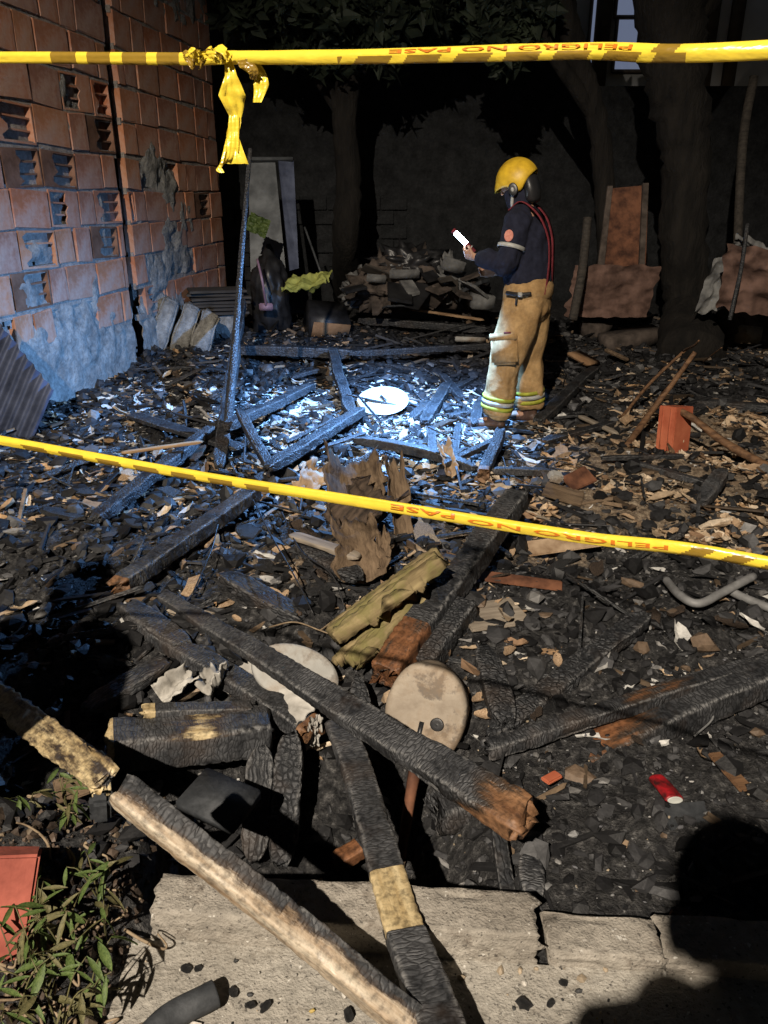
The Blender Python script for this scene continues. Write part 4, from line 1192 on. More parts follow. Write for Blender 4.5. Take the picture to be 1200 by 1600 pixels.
# ------------------------------------------------------------------ standing things toward the rear
stick('slender burnt pole standing upright before the brick wall', [PZ(352, 700, .05), PY(368, 520, 5.55), PY(377, 400, 5.6), PY(391, 232, 5.65)], .030, .014, 'char_fine', 'standing_pole', 'pole', wob=0.25)
t = empty('leaning_sheets', (-1.55, 10.3, 0.1)); tag(t, 'grey tin sheet and narrow blue panel leaning at the rear', 'metal sheet')
bY = t.location.y
def quad_panel(name, corners, th, m, parent):
    c = [Vector(q) - Vector(parent.location) for q in corners]
    nn = (c[1] - c[0]).cross(c[3] - c[0]).normalized() * th
    return add(name, mesh(name, c + [q + nn for q in c], [[0, 1, 2, 3], [7, 6, 5, 4], [0, 4, 5, 1], [1, 5, 6, 2], [2, 6, 7, 3], [3, 7, 4, 0]], False), MATS[m], parent)
quad_panel('wide_sheet', [PY(392, 425, bY - .1), PY(447, 425, bY - .1), PY(430, 252, bY + .3), PY(388, 252, bY + .3)], 0.02, 'tin_grey', t)
quad_panel('narrow_panel', [PY(452, 424, bY - .15), PY(466, 420, bY - .1), PY(458, 252, bY + .3), PY(434, 252, bY + .25)], 0.03, 'zinc_blue', t)
quad_panel('top_edge', [PY(388, 253, bY + .24), PY(458, 252, bY + .24), PY(458, 248, bY + .26), PY(388, 248, bY + .26)], 0.04, 'tin_grey', t)
stick('thin pale rod leaning right of the tin sheets', [PY(501, 425, 10.2), PY(476, 355, 10.5)], .016, .014, 'tin_grey', 'rod', 'rod', wob=0.0)
# pile of slats against the wall
t = empty('slat_stack', (-1.93, 9.35, 0.02), 0.25); tag(t, 'stack of pale weathered slats beside the brick wall', 'slat stack')
for k in range(7):
    V, Fc = box_geo(0.62 + rng.uniform(-.06, .06), 0.40, 0.028, 0.004)
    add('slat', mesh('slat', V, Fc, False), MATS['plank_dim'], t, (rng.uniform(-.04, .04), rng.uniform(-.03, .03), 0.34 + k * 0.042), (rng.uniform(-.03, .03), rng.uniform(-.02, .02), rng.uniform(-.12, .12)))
add('support', mesh('support', *box_geo(0.30, 0.3, 0.32, 0.02)), MATS['plaster'], t, (0.05, 0, 0.16))
add('upright', mesh('upright', *box_geo(0.05, 0.05, 0.45, 0.005)), MATS['plank_dim'], t, (-0.36, -0.18, 0.23))
# black bin bag, green rag and the broom
def blob(name, label, cat, c, r, m, seed, lump=0.25, freq=2.5):
    bm = bmesh.new(); bmesh.ops.create_icosphere(bm, subdivisions=4, radius=1.0)
    for v in bm.verts:
        n = v.co.normalized()
        k = 1 + lump * noise.noise(n * freq + Vector((seed, 0, 0))) + lump * .5 * noise.noise(n * freq * 2.6 + Vector((seed, 3, 0))) - lump * .35 * abs(noise.noise(n * freq * 4 + Vector((0, seed, 0))))
        v.co = Vector((n.x * r[0] * k, n.y * r[1] * k, max(-r[2] * .75, n.z * r[2] * k)))
    me = bpy.data.meshes.new(name); bm.to_mesh(me); bm.free(); me.shade_smooth()
    return tag(add(name, me, MATS[m], None, c), label, cat)
blob('bin_bag', 'bulging black bin bag in front of the tin sheets', 'bag', PY(420, 425, 9.7) - Vector((0, 0, .35)), (0.24, 0.22, 0.55), 'plastic_black', 2.0)
crumple('rag', 'bright green rag hung on the black bag', 'rag', PY(403, 352, 9.3), Vector((0.11, 0, -0.05)), Vector((0.03, 0.05, 0.09)), 'leaf_green', 0.03, 4, 2)
crumple('rag', 'lime yellow cloth lying by the rear rubbish', 'rag', PY(480, 442, 9.3), Vector((0.26, 0, 0.05)), Vector((0.02, 0.2, 0.06)), 'cloth_lime', 0.05, 4, 9)
t = empty('broom', PY(416, 482, 9.2)); tag(t, 'pinkish broom leaning against the black bag', 'broom')
simple('broom_pink', (0.20, 0.12, 0.17), (0.32, 0.22, 0.28), 6, rough=0.5, bump=0)
lp = [PY(416, 480, 9.2) - t.location, PY(410, 440, 9.0) - t.location, PY(402, 405, 9.15) - t.location]
add('handle', mesh('handle', *tube_geo(lp, .014, 8)), MATS['broom_pink'], t)
add('head', mesh('head', *box_geo(0.16, 0.05, 0.08, 0.01)), MATS['broom_pink'], t, (0, 0, 0.02))
# rear rubbish heap of bags and bundles
heap = [((600, 440, .20), (.42, .32, .30), 'cloth_dun', 'brown patterned sack in the rear rubbish heap'), ((660, 435, .22), (.40, .34, .32), 'cloth_dun', 'bulky dun bundle in the middle of the rear heap'),
        ((565, 445, .16), (.26, .24, .22), 'cloth_grey', 'grey knotted bag at the left of the rear heap'), ((700, 430, .24), (.22, .20, .26), 'cloth_grey', 'pale grey bag at the right of the rear heap'),
        ((640, 400, .42), (.50, .30, .20), 'plastic_black', 'black plastic bundle on top of the rear heap'), ((745, 460, .16), (.20, .18, .22), 'cloth_dun', 'small brown bundle behind the firefighter hand')]
for k, (q, r, m, lb) in enumerate(heap):
    blob('bundle', lb, 'bundle', PY(q[0], q[1] + 14, 9.5 + .12 * (k % 3)), (r[0] * .85, r[1], r[2] * 1.05), m, 5.0 + k * 3, 0.75, 4.5)
hr_ = random.Random(12)
for k in range(26):
    px = hr_.uniform(545, 765); py = hr_.uniform(428, 482); p = PY(px, py, hr_.uniform(8.9, 9.4)); L = hr_.uniform(.15, .45)
    V, Fc = box_geo(L, hr_.uniform(.08, .3), hr_.uniform(.010, .05), .004)
    o = add('junk_piece', mesh('junk_piece', V, Fc, False), MATS[hr_.choice(['cloth_dun', 'plank_dim', 'plastic_black', 'foam_slate', 'cloth_grey'])], None, p, (hr_.uniform(-.6, .6), hr_.uniform(-.6, .6), hr_.uniform(0, 3)))
    tag(o, 'dim broken board or box piece jumbled in the rear heap', 'junk', 'junk in the rear heap')
for k, (px, py, h, sx, sy, sz, rot, m, lb) in enumerate([
    (632, 428, .42, .34, .02, .10, (0.2, 0, .1), 'cloth_grey', 'pale rectangular panel on the dun bundle'), (708, 415, .46, .26, .03, .16, (0.4, 0.3, .1), 'cloth_grey', 'grey flap at the right end of the rear heap'),
    (588, 435, .38, .22, .03, .09, (0.2, 0.1, .1), 'cloth_grey', 'small pale panel at the left of the rear heap'), (752, 470, .30, .26, .2, .16, (0.1, 0.1, .2), 'cloth_grey', 'dim grey crate beside the firefighter hip'),
    (668, 510, .10, .16, .10, .03, (0.2, 0.1, .3), 'seat_white', 'pale chip of board before the rear heap'), (735, 530, .18, .34, .06, .05, (0.1, 0.05, .1), 'seat_white', 'white stick lying on the thin charred rail'),
    (600, 512, .12, .22, .12, .03, (0.4, 0.5, .3), 'cloth_grey', 'grey torn flap in the dark before the heap')]):
    o = add('panel', mesh('panel', *box_geo(sx, sy, sz, 0.008)), MATS[m], None, PY(px, py, 9.1) if h > .25 else PZ(px, py, h), rot); tag(o, lb, 'panel')
# rusty upright sheet with a hanging cloth, and the draped heap on the right
t = empty('rusty_sheet', (2.9, 9.1, .2)); tag(t, 'rust red metal sheet standing before the forked tree', 'metal sheet')
rY = t.location.y
quad_panel('face', [PY(925, 490, rY), PY(1005, 490, rY), PY(1012, 290, rY + .35), PY(948, 296, rY + .35)], 0.03, 'rust', t)
quad_panel('left_edge', [PY(925, 480, rY - .04), PY(936, 480, rY - .04), PY(956, 292, rY + .30), PY(948, 292, rY + .30)], 0.04, 'cloth_dun', t)
quad_panel('right_edge', [PY(996, 440, rY - .04), PY(1004, 440, rY - .04), PY(1012, 288, rY + .30), PY(1003, 288, rY + .30)], 0.04, 'cloth_dun', t)
crumple('cloth', 'pleated pinkish cloth hanging on the rusty sheet', 'cloth', PY(955, 455, rY - .25), Vector((0.46, 0, 0)), Vector((0.02, -0.06, 0.28)), 'cloth_pink', 0.05, 3, 12)
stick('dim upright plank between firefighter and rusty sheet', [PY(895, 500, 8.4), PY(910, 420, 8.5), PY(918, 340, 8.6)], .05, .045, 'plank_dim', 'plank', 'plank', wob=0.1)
blob('draped_heap', 'heap of junk under cloth at the right edge', 'heap', PZ(1185, 500, .30), (.48, .4, .55), 'cloth_dun', 30.0, 0.3, 2.5)
crumple('cloth', 'grey sheet hanging at the right of the thick trunk', 'cloth', PY(1135, 440, 7.9), Vector((0.20, -0.05, 0.06)), Vector((0.06, -0.03, 0.28)), 'cloth_grey', 0.06, 4, 14)
crumple('cloth', 'dun cloth draped over the right edge heap', 'cloth', PY(1180, 440, 7.4), Vector((0.30, -0.05, -0.05)), Vector((-0.05, -0.12, 0.30)), 'cloth_pink', 0.06, 2.5, 17)
crumple('cloth', 'grey hood of cloth on top of the right edge heap', 'cloth', PY(1180, 395, 7.6), Vector((0.22, -0.03, -0.06)), Vector((0.0, -0.08, 0.12)), 'cloth_grey', 0.08, 4, 19)
stick('thin dark bar slanting before the right edge heap', [PY(1140, 500, 7.0), PY(1158, 420, 7.1), PY(1168, 350, 7.2)], .02, .018, 'char_smooth', 'bar', 'bar', wob=0.05)
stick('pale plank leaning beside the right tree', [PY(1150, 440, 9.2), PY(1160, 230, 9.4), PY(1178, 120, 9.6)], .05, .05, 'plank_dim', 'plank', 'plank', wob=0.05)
for k, (px, py, sx, m, lb) in enumerate([(1008, 492, .16, 'seat_white', 'pale chip beside the foot of the thick trunk'), (985, 530, .7, 'cloth_dun', 'low brown carton behind the branches'), (930, 515, .3, 'cloth_dun', 'small dim carton before the hanging cloth'), (912, 560, .30, 'cardboard', 'tan board tilted behind the firefighter'), (965, 555, .40, 'bark_brown', 'brown board tilted near the tan one'), (1165, 525, .30, 'seat_brown', 'pale brown carton under the right edge heap')]):
    o = add('carton', mesh('carton', *box_geo(sx, 0.25, 0.18 if k in (1, 2, 5) else 0.04, 0.01)), MATS[m], None, at(px, py, .09), (0.35 if k in (3, 4) else 0.1, -0.2 + .1 * k, 0.3 * k)); tag(o, lb, 'carton' if k in (1, 2, 5) else 'board')

# ------------------------------------------------------------------ street lamp and tape pole (outside the frame, they light and shade the place)
sl = empty('street_lamp', (-2.9, -4.6, 0)); tag(sl, 'steel street lamp on the pavement behind the photographer', 'street lamp')
add('mast', mesh('mast', *tube_geo([(0, 0, 0), (0, 0, 3), (0, 0, 5.2), (0.1, 0.15, 5.75), (0.45, 0.6, 5.9)], lambda u: 0.07 - 0.03 * u, 12)), MATS['galvanised'], sl)
V, Fc = box_geo(0.22, 0.52, 0.10, 0.02)
add('lamp_head', mesh('lamp_head', V, Fc), MATS['galvanised'], sl, (0.62, 0.80, 5.86), (0.5, 0, -0.4))
WST = PZ(200, 572, 0.0)
tp = Vector((-2.75, 1.55, 0))
pole = empty('tape_pole', tp); tag(pole, 'thin steel pole by the pavement that holds the warning tape', 'pole')
add('shaft', mesh('shaft', *tube_geo([(-.13, 0, -.1), (-.05, 0, 2.4), (.05, 0, 5.2)], .024, 14)), MATS['galvanised'], pole)

rp = Vector((2.2, 0.12, 0))
rpole = empty('tape_pole', rp); tag(rpole, 'thin steel pole on the pavement right of the photographer', 'pole')
add('shaft', mesh('shaft', *tube_geo([(0, 0, -.1), (0, 0, 1.0), (0, 0, 2.1)], .024, 14)), MATS['galvanised'], rpole)
# ------------------------------------------------------------------ warning tape
def tape_mat(name, c):
    t = NT(name); v = t.coord()
    n = t.noise(v, 45, 3)
    t.done(t.mix(0.35, c, t.ramp(n, [(0.3, 0.6), (0.7, 1.0)]), 'MULTIPLY'), 0.28, t.bump(t.noise(t.coord((9, 60, 60)), 1.0, 3), 0.002), 0.5)
    tr = t.node('ShaderNodeBsdfTranslucent'); tr.inputs['Color'].default_value = (*c, 1)
    mx = t.node('ShaderNodeMixShader'); mx.inputs[0].default_value = 0.25
    t.l.new(t.b.outputs[0], mx.inputs[1]); t.l.new(tr.outputs[0], mx.inputs[2])
    t.l.new(mx.outputs[0], t.n['Material Output'].inputs['Surface'])
tape_mat('tape_yellow', (0.74, 0.56, 0.05))
tape_mat('tape_brown', (0.24, 0.15, 0.02))
tape_mat('tape_red', (0.52, 0.15, 0.015))
def tape_run(parent, name, ctrl, half, thick, stripes, seed):
    """ctrl: 3D points; a long twisted-together plastic band, edge up, with printed dark blocks"""
    path = smooth_path(ctrl, 110)
    n = len(path); nr = 22
    V = []; Fc = []; MI = []
    for i, p in enumerate(path):
        t = (path[min(i + 1, n - 1)] - path[max(i - 1, 0)]).normalized()
        up = Vector((0, 0, 1)); up = (up - t * up.dot(t)).normalized(); out = t.cross(up)   # out faces the street
        if out.y > 0: out = -out
        u = i / (n - 1)
        hw = half(u) * (1 + 0.06 * noise.noise(Vector((u * 30, seed, 0)))); tw = 0.15 * noise.noise(Vector((u * 6, seed, 4)))
        for k in range(nr):
            a = 2 * math.pi * k / nr
            ca, sa = math.cos(a + tw), math.sin(a + tw)
            fold = 1 + 0.45 * noise.noise(Vector((u * 14, math.cos(a) * 1.5, math.sin(a) * 1.5 + seed)))
            V.append(p + up * hw * sa + out * thick * ca * fold - parent.location)
        if i:
            for k in range(nr):
                k2 = (k + 1) % nr
                Fc.append([(i - 1) * nr + k, (i - 1) * nr + k2, i * nr + k2, i * nr + k])
                am = 2 * math.pi * (k + .5) / nr
                MI.append(stripes(p, math.sin(am)))
    me = mesh(name, V, Fc)
    me.materials.append(MATS['tape_yellow']); me.materials.append(MATS['tape_brown'])
    me.polygons.foreach_set('material_index', MI)
    return add(name, me, None, parent), path
def px_of(p):
    v = Vector(p) - _C
    return 600 + FPX * v.x / v.dot(_F)
def lettering(parent, path, half, thick, text, px_start, px_end, v0, v1, flip=True):
    cu = bpy.data.curves.new('lettering', 'FONT'); cu.body = text; cu.resolution_u = 2; cu.size = 1.0; cu.offset = 0.012
    to = bpy.data.objects.new('lettering', cu); col.objects.link(to)
    dg = bpy.context.evaluated_depsgraph_get()
    me = bpy.data.meshes.new_from_object(to.evaluated_get(dg)); bpy.data.objects.remove(to, do_unlink=True)
    xs_ = [v.co.x for v in me.vertices]; ys_ = [v.co.y for v in me.vertices]
    x0, x1, y0, y1 = min(xs_), max(xs_), min(ys_), max(ys_)
    pxs = [px_of(p) for p in path]
    bm = bmesh.new(); bm.from_mesh(me)
    for _ in range(1):
        bmesh.ops.subdivide_edges(bm, edges=[e for e in bm.edges if e.calc_length() > 0.2], cuts=2)
    bmesh.ops.triangulate(bm, faces=list(bm.faces))
    for v in bm.verts:
        u = (v.co.x - x0) / (x1 - x0); w = (v.co.y - y0) / (y1 - y0)
        X = px_start + (px_end - px_start) * u
        s = v0 + (v1 - v0) * w
        i = max(0, min(len(path) - 2, int(np.searchsorted(pxs, X)) - 1))
        f = (X - pxs[i]) / (pxs[i + 1] - pxs[i])
        p = path[i].lerp(path[i + 1], f)
        t = (path[i + 1] - path[i]).normalized()
        up = Vector((0, 0, 1)); up = (up - t * up.dot(t)).normalized(); out = t.cross(up)
        if out.y > 0: out = -out
        hw = half(i / (len(path) - 1))
        v.co = p + up * hw * s + out * (thick * math.sqrt(max(0.02, 1 - s * s)) * 1.12 + 0.0009) - parent.location
    bm.to_mesh(me); bm.free()
    o = add('lettering', me, MATS['tape_red'], parent)
    return o
YL, YR = 1.16, 0.76
def tape_pt(px, py, k=0.0):
    return PY(px, py, YL + (YR - YL) * (px / 1200.0) + k)
lt = empty('warning_tape', tape_pt(0, 690)); tag(lt, 'lower yellow warning tape sloping down to the right', 'warning tape')
lctrl = [tp + Vector((0, 0, 1.22)), tape_pt(-260, 646), tape_pt(0, 688), tape_pt(300, 742), tape_pt(600, 790), tape_pt(900, 838), tape_pt(1200, 880)] + [tape_pt(1200, 880).lerp(rp + Vector((0, 0, 1.02)), f_) for f_ in (.25, .5, .75, 1.0)]
def lower_half(u):
    return 0.0080
def lower_stripes(p, s):
    x = px_of(p)
    if s < 0.25 and x < 425 and x > 25:
        ph = ((x - 18 + 4 * s) % 58) / 58
        return 1 if ph > 0.36 else 0
    if 1060 < x < 1500 and s < 0.75:
        ph = ((x - 1075 - 16 * s) % 62) / 62
        return 1 if ph < 0.55 else 0
    return 0
_, lpath = tape_run(lt, 'band', lctrl, lower_half, 0.005, lower_stripes, 1.0)
lettering(lt, lpath, lower_half, 0.005, 'PELIGRO NO', 1046, 732, 0.45, -0.25)
lettering(lt, lpath, lower_half, 0.005, 'PASE', 712, 612, 0.80, -0.05)
ut = empty('warning_tape', tape_pt(345, 90)); tag(ut, 'upper yellow warning tape with a knot and hanging tail', 'warning tape')
uctrl = [tp + Vector((0, 0, 1.80)), tape_pt(-260, 93), tape_pt(0, 90), tape_pt(280, 92), tape_pt(345, 90), tape_pt(420, 90), tape_pt(600, 88), tape_pt(900, 80), tape_pt(1200, 78)] + [tape_pt(1200, 78).lerp(rp + Vector((0, 0, 1.76)), f_) for f_ in (.25, .5, .75, 1.0)]
def upper_half(u):
    return 0.0066 + 0.0016 * u
def upper_stripes(p, s):
    x = px_of(p)
    if 84 < x < 282:
        ph = ((x - 84) % 55) / 55
        return 1 if ph < 0.68 else 0
    if 530 < x < 1075 and s < 0.1:
        ph = ((x - 540 - 10 * s) % 78) / 78
        return 1 if ph > 0.30 else 0
    if 1010 < x < 1075: return 1 if ((x - 10 * s) % 60) < 36 else 0
    return 0
_, upath = tape_run(ut, 'band', uctrl, upper_half, 0.004, upper_stripes, 5.0)
lettering(ut, upath, upper_half, 0.004, 'PELIGRO NO PASE', 990, 610, 0.80, 0.26)
# the knot and its tails: folded ribbons
def ribbon(name, pts, widths, sides, m, parent, seed, fold=0.35):
    n = 10
    path = smooth_path(pts, n); N = len(path)
    V = []; Fc = []; nw = 8
    for i, p in enumerate(path):
        u = i / (N - 1); k = u * (len(widths) - 1); a = min(int(k), len(widths) - 2); f = k - a
        w = widths[a] * (1 - f) + widths[a + 1] * f
        sd = Vector(sides[a]).lerp(Vector(sides[a + 1]), f).normalized()
        t = (path[min(i + 1, N - 1)] - path[max(i - 1, 0)]).normalized()
        nn = t.cross(sd).normalized()
        for j in range(nw + 1):
            v = j / nw - .5
            d = fold * w * (abs(((v * 3 + 0.4 * math.sin(u * 5 + seed)) % 1) - .5) - .25) + 0.15 * w * noise.noise(Vector((u * 9, v * 3, seed)))
            V.append(p + sd * v * w + nn * d - parent.location)
        if i:
            for j in range(nw):
                q = (i - 1) * (nw + 1) + j
                Fc.append([q, q + 1, q + nw + 2, q + nw + 1])
    return add(name, mesh(name, V, Fc), MATS[m], parent)
KY = tape_pt(345, 90).y - 0.012
def K(px, py, dy=0.0): return PY(px, py, KY + dy)
X_ = (1, 0, 0)
ribbon('tail', [K(356, 92, -.004), K(361, 118, -.008), K(363, 150, -.006), K(368, 185, 0), K(364, 215, 0), K(366, 256, -.004)], [.008, .014, .032, .013, .016, .034], [X_, X_, (1, .3, 0), X_, (1, -.2, 0), X_], 'tape_yellow', ut, 1.0)
ribbon('tail', [K(366, 180, -.002), K(364, 215, -.004), K(360, 246, -.006), K(345, 258, -.008), K(341, 262, -.010), K(347, 270, -.012)], [.012, .014, .016, .012, .008, .006], [X_, X_, (1, .5, 0), (0, .3, 1), (1, 0, 1), X_], 'tape_yellow', ut, 3.0)
ribbon('loop', [K(372, 96, .004), K(392, 104, .006), K(404, 112, .006), K(408, 132, .004), K(402, 160, .002)], [.010, .016, .014, .018, .010], [(0, 0, 1), (.3, 0, 1), (1, 0, .3), X_, X_], 'tape_yellow', ut, 6.0)
ribbon('loop', [K(372, 98, -.002), K(386, 100, -.006), K(396, 112, -.006), K(396, 124, 0)], [.008, .012, .012, .008], [(0, 0, 1), (.3, 0, 1), (1, 0, .3), X_], 'tape_brown', ut, 8.0)
kr = random.Random(5)
for k in range(9):
    c = [K(290 + k * 7 + kr.uniform(-6, 6), 90 + kr.uniform(-14, 12), -.006 - .003 * kr.random()) for _ in range(2)]
    pts = [K(286 + k * 6, 92 + kr.uniform(-6, 6), -.004), K(292 + k * 7 + kr.uniform(-8, 8), 78 + kr.uniform(-4, 10), -.012), K(300 + k * 7 + kr.uniform(-8, 8), 90 + kr.uniform(-8, 14), -.018), K(306 + k * 6, 96 + kr.uniform(-8, 6), -.006)]
    ribbon('knot_fold', pts, [.006, .013, .011, .005], [(kr.uniform(-.6, .6), kr.uniform(-.5, .5), 1), (kr.uniform(-1, 1), .4, 1), (kr.uniform(-1, 1), -.4, .6), (.4, 0, 1)], 'tape_yellow' if k % 3 else 'tape_brown', ut, 9.0 + k, 0.5)

# ------------------------------------------------------------------ people
simple('skin', (0.36, 0.20, 0.13), (0.44, 0.26, 0.18), 12, rough=0.55, bump=0.0004)
simple('navy', (0.007, 0.008, 0.018), (0.014, 0.016, 0.032), 30, rough=0.9, bump=0.002)
simple('bunker_tan', (0.34, 0.205, 0.085), (0.47, 0.30, 0.135), 9, rough=0.9, bump=0.003, fine=40)
simple('boot_brown', (0.045, 0.025, 0.018), (0.10, 0.06, 0.045), 10, rough=0.5, bump=0.002)
simple('helmet_yellow', (0.46, 0.28, 0.02), (0.72, 0.46, 0.03), 14, rough=0.45, bump=0.0006, spec=0.4)
simple('band_silver', (0.26, 0.26, 0.24), (0.44, 0.44, 0.42), 20, rough=0.5, bump=0.001)
simple('band_lime', (0.26, 0.27, 0.03), (0.42, 0.43, 0.05), 20, rough=0.6, bump=0.001)
simple('brace_red', (0.10, 0.012, 0.018), (0.17, 0.022, 0.03), 20, rough=0.8, bump=0.001)
simple('badge_pink', (0.45, 0.16, 0.12), (0.58, 0.26, 0.20), 60, rough=0.8, bump=0.001)
simple('dark_jacket', (0.02, 0.02, 0.022), (0.05, 0.05, 0.055), 10, rough=0.9, bump=0.003)
simple('jeans', (0.025, 0.03, 0.05), (0.05, 0.06, 0.09), 14, rough=0.9, bump=0.002)
simple('hair_black', (0.008, 0.007, 0.006), (0.02, 0.017, 0.014), 40, rough=0.6, bump=0.002)
em = NT('torch_glow')
em.b.inputs['Emission Color'].default_value = (0.75, 0.90, 1.0, 1); em.b.inputs['Emission Strength'].default_value = 30.0
em.done((0.8, 0.9, 1.0), 0.3)
def head_geos(c, s=1.0, tilt=0.0):
    """facing +x; c = centre of the skull"""
    M = Matrix.Translation(c) @ Matrix.Rotation(tilt, 4, 'Y') @ Matrix.Scale(s, 4)
    g = [loft_geo([(0, 0, -.07), (0.0, 0, -.02), (-.005, 0, .04), (-.01, 0, .085)], [(.055, .07), (.072, .092), (.074, .096), (.05, .065)], (1, 0, 0)),
         loft_geo([(.03, 0, -.125), (.032, 0, -.09), (.02, 0, -.04)], [(.030, .034), (.048, .052), (.062, .064)], (1, 0, 0)),
         loft_geo([(.088, 0, .012), (.104, 0, -.022), (.107, 0, -.036)], [(.009, .010), (.013, .012), (.015, .010)], (1, 0, 0), 10),
         loft_geo([(.080, -.022, -.073), (.089, 0, -.071), (.080, .022, -.073)], [.006, .009, .006], (1, 0, 0), 8),
         loft_geo([(.078, -.020, -.084), (.087, 0, -.084), (.078, .020, -.084)], [.006, .009, .006], (1, 0, 0), 8)]
    for sd in (-1, 1):
        g.append(loft_geo([(-.012, sd * .076, -.045), (-.006, sd * .081, -.01), (-.010, sd * .078, .022)], [(.006, .012), (.008, .020), (.007, .014)], (1, 0, 0), 10))
        g.append(loft_geo([(.082, sd * .045, .018), (.091, sd * .03, .022), (.092, sd * .014, .017)], [.008, .009, .007], (1, 0, 0), 8))
    return [xf(q, M) for q in g], M
def hand_geos(wrist, d, palm_n, curl=0.9, side=1, grip=True):
    """d: direction of the fingers, palm_n: direction the palm faces"""
    d = Vector(d).normalized(); nrm = Vector(palm_n); nrm = (nrm - d * nrm.dot(d)).normalized(); w = d.cross(nrm) * side
    W = Vector(wrist)
    g = [loft_geo([W - d * .02, W + d * .03, W + d * .075], [(.024, .018), (.038, .016), (.042, .014)], nrm, 14)]
    lens = [.072, .082, .076, .060]
    for k in range(4):
        o = W + d * (.080 - .004 * abs(k - 1.2)) + w * (.031 - k * .0205)
        L = lens[k]; pts = [o]; a = 0.25 if grip else 0.12
        for m, fr in enumerate((.45, .32, .23)):
            a += curl * (0.9 if m else 0.7)
            pts.append(pts[-1] + (d * math.cos(a) + nrm * math.sin(a)) * L * fr)
        g.append(loft_geo(pts, [.0095, .0088, .0080, .0070], w, 8))
    o = W + d * .025 + w * .030
    p1 = o + w * .022 + d * .022 + nrm * .012
    p2 = p1 + d * .026 + nrm * .020
    p3 = p2 + d * .014 + nrm * .016 - w * .010
    g.append(loft_geo([o, p1, p2, p3], [.013, .0115, .010, .008], nrm, 8))
    return g
def lerp3(a, b, t): return Vector(a).lerp(Vector(b), t)
def person(label, loc, rz, J, clothes, hand_l, hand_r, head_tilt=0.0, headgear=None, voxel=0.009):
    t = empty('person', loc, rz); tag(t, label, 'person')
    hg, HM = head_geos(J['head'], 1.05, head_tilt)
    g = list(hg)
    g.append(loft_geo([lerp3(J['neck'], J['head'], -.1), lerp3(J['neck'], J['head'], .65)], [(.062, .062), (.055, .058)], (1, 0, 0)))
    g.append(loft_geo([J['pelvis'] - Vector((0, 0, .04)), J['pelvis'] + Vector((0, 0, .1)), lerp3(J['pelvis'], J['neck'], .45), lerp3(J['pelvis'], J['neck'], .75), lerp3(J['pelvis'], J['neck'], .97)],
                      [(.16, .11), (.155, .105), (.15, .10), (.17, .11), (.10, .075)], (1, 0, 0)))
    for s in ('l', 'r'):
        g.append(loft_geo([J['hip_' + s], lerp3(J['hip_' + s], J['knee_' + s], .5), J['knee_' + s]], [.088, .075, .056], (1, 0, 0)))
        g.append(loft_geo([J['knee_' + s], lerp3(J['knee_' + s], J['ankle_' + s], .35), J['ankle_' + s]], [.056, .054, .038], (1, 0, 0)))
        g.append(loft_geo([J['ankle_' + s] - Vector((.03, 0, .05)), J['ankle_' + s] + Vector((.06, 0, -.055)), J['ankle_' + s] + Vector((.14, 0, -.07))], [(.036, .04), (.042, .03), (.036, .02)], (0, 0, 1)))
        g.append(loft_geo([J['shoulder_' + s], lerp3(J['shoulder_' + s], J['elbow_' + s], .5), J['elbow_' + s]], [.055, .048, .040], (1, 0, 0)))
        g.append(loft_geo([J['elbow_' + s], lerp3(J['elbow_' + s], J['wrist_' + s], .35), J['wrist_' + s]], [.040, .040, .027], (1, 0, 0)))
    g += hand_l + hand_r
    add('body', fused('body', g, voxel * .62, 2), MATS['skin'], t)
    # clothes
    a = clothes
    j = [loft_geo([J['pelvis'] + Vector((a.get('hx', 0), 0, a['hem'])), lerp3(J['pelvis'], J['neck'], .32), lerp3(J['pelvis'], J['neck'], .60), lerp3(J['pelvis'], J['neck'], .82), lerp3(J['pelvis'], J['neck'], .98)],
                  [(.195, .155), (.20, .165), (.21, .165), (.20, .145), (.095, .085)], (1, 0, 0), 26)]
    for s in ('l', 'r'):
        sh = J['shoulder_' + s]
        j.append(loft_geo([lerp3(J['neck'], sh, .45), sh, lerp3(sh, J['elbow_' + s], .5), J['elbow_' + s]], [.082, .090, .082, .074], (1, 0, 0)))
        j.append(loft_geo([J['elbow_' + s], lerp3(J['elbow_' + s], J['wrist_' + s], .5), lerp3(J['elbow_' + s], J['wrist_' + s], .92)], [.074, .064, .046], (1, 0, 0)))
    me = fused('jacket', j, voxel, 5); wrinkle(me, 0.018, 9, (1, 1, .7), 2.0)
    add('jacket', me, MATS[a['top']], t)
    j = [loft_geo([J['pelvis'] + Vector((0, 0, .10)), J['pelvis'] + Vector((0, 0, .02)), J['pelvis'] - Vector((0, 0, .06))], [(.175 * a['wide'], .125 * a['wide']), (.18 * a['wide'], .135 * a['wide']), (.17 * a['wide'], .13 * a['wide'])], (1, 0, 0), 26)]
    for s in ('l', 'r'):
        k = a['leg']
        an = J['ankle_' + s]
        j.append(loft_geo([J['hip_' + s], lerp3(J['hip_' + s], J['knee_' + s], .5), J['knee_' + s], lerp3(J['knee_' + s], an, .55), lerp3(J['knee_' + s], an, a['cuff'])],
                          [(.105 * k, .115 * k), (.098 * k, .108 * k), (.085 * k, .098 * k), (.080 * k, .090 * k), (.082 * k, .092 * k)], (1, 0, 0), 22))
    me = fused('trousers', j, voxel, 4)
    wrinkle(me, 0.022, 8, (1, 1, .45), 7.0); wrinkle(me, 0.012, 11, (.6, .6, 2.2), 4.0, lambda c: max(0.15, min(1.0, (0.45 - c.z) * 3)))
    add('trousers', me, MATS[a['bottom']], t)
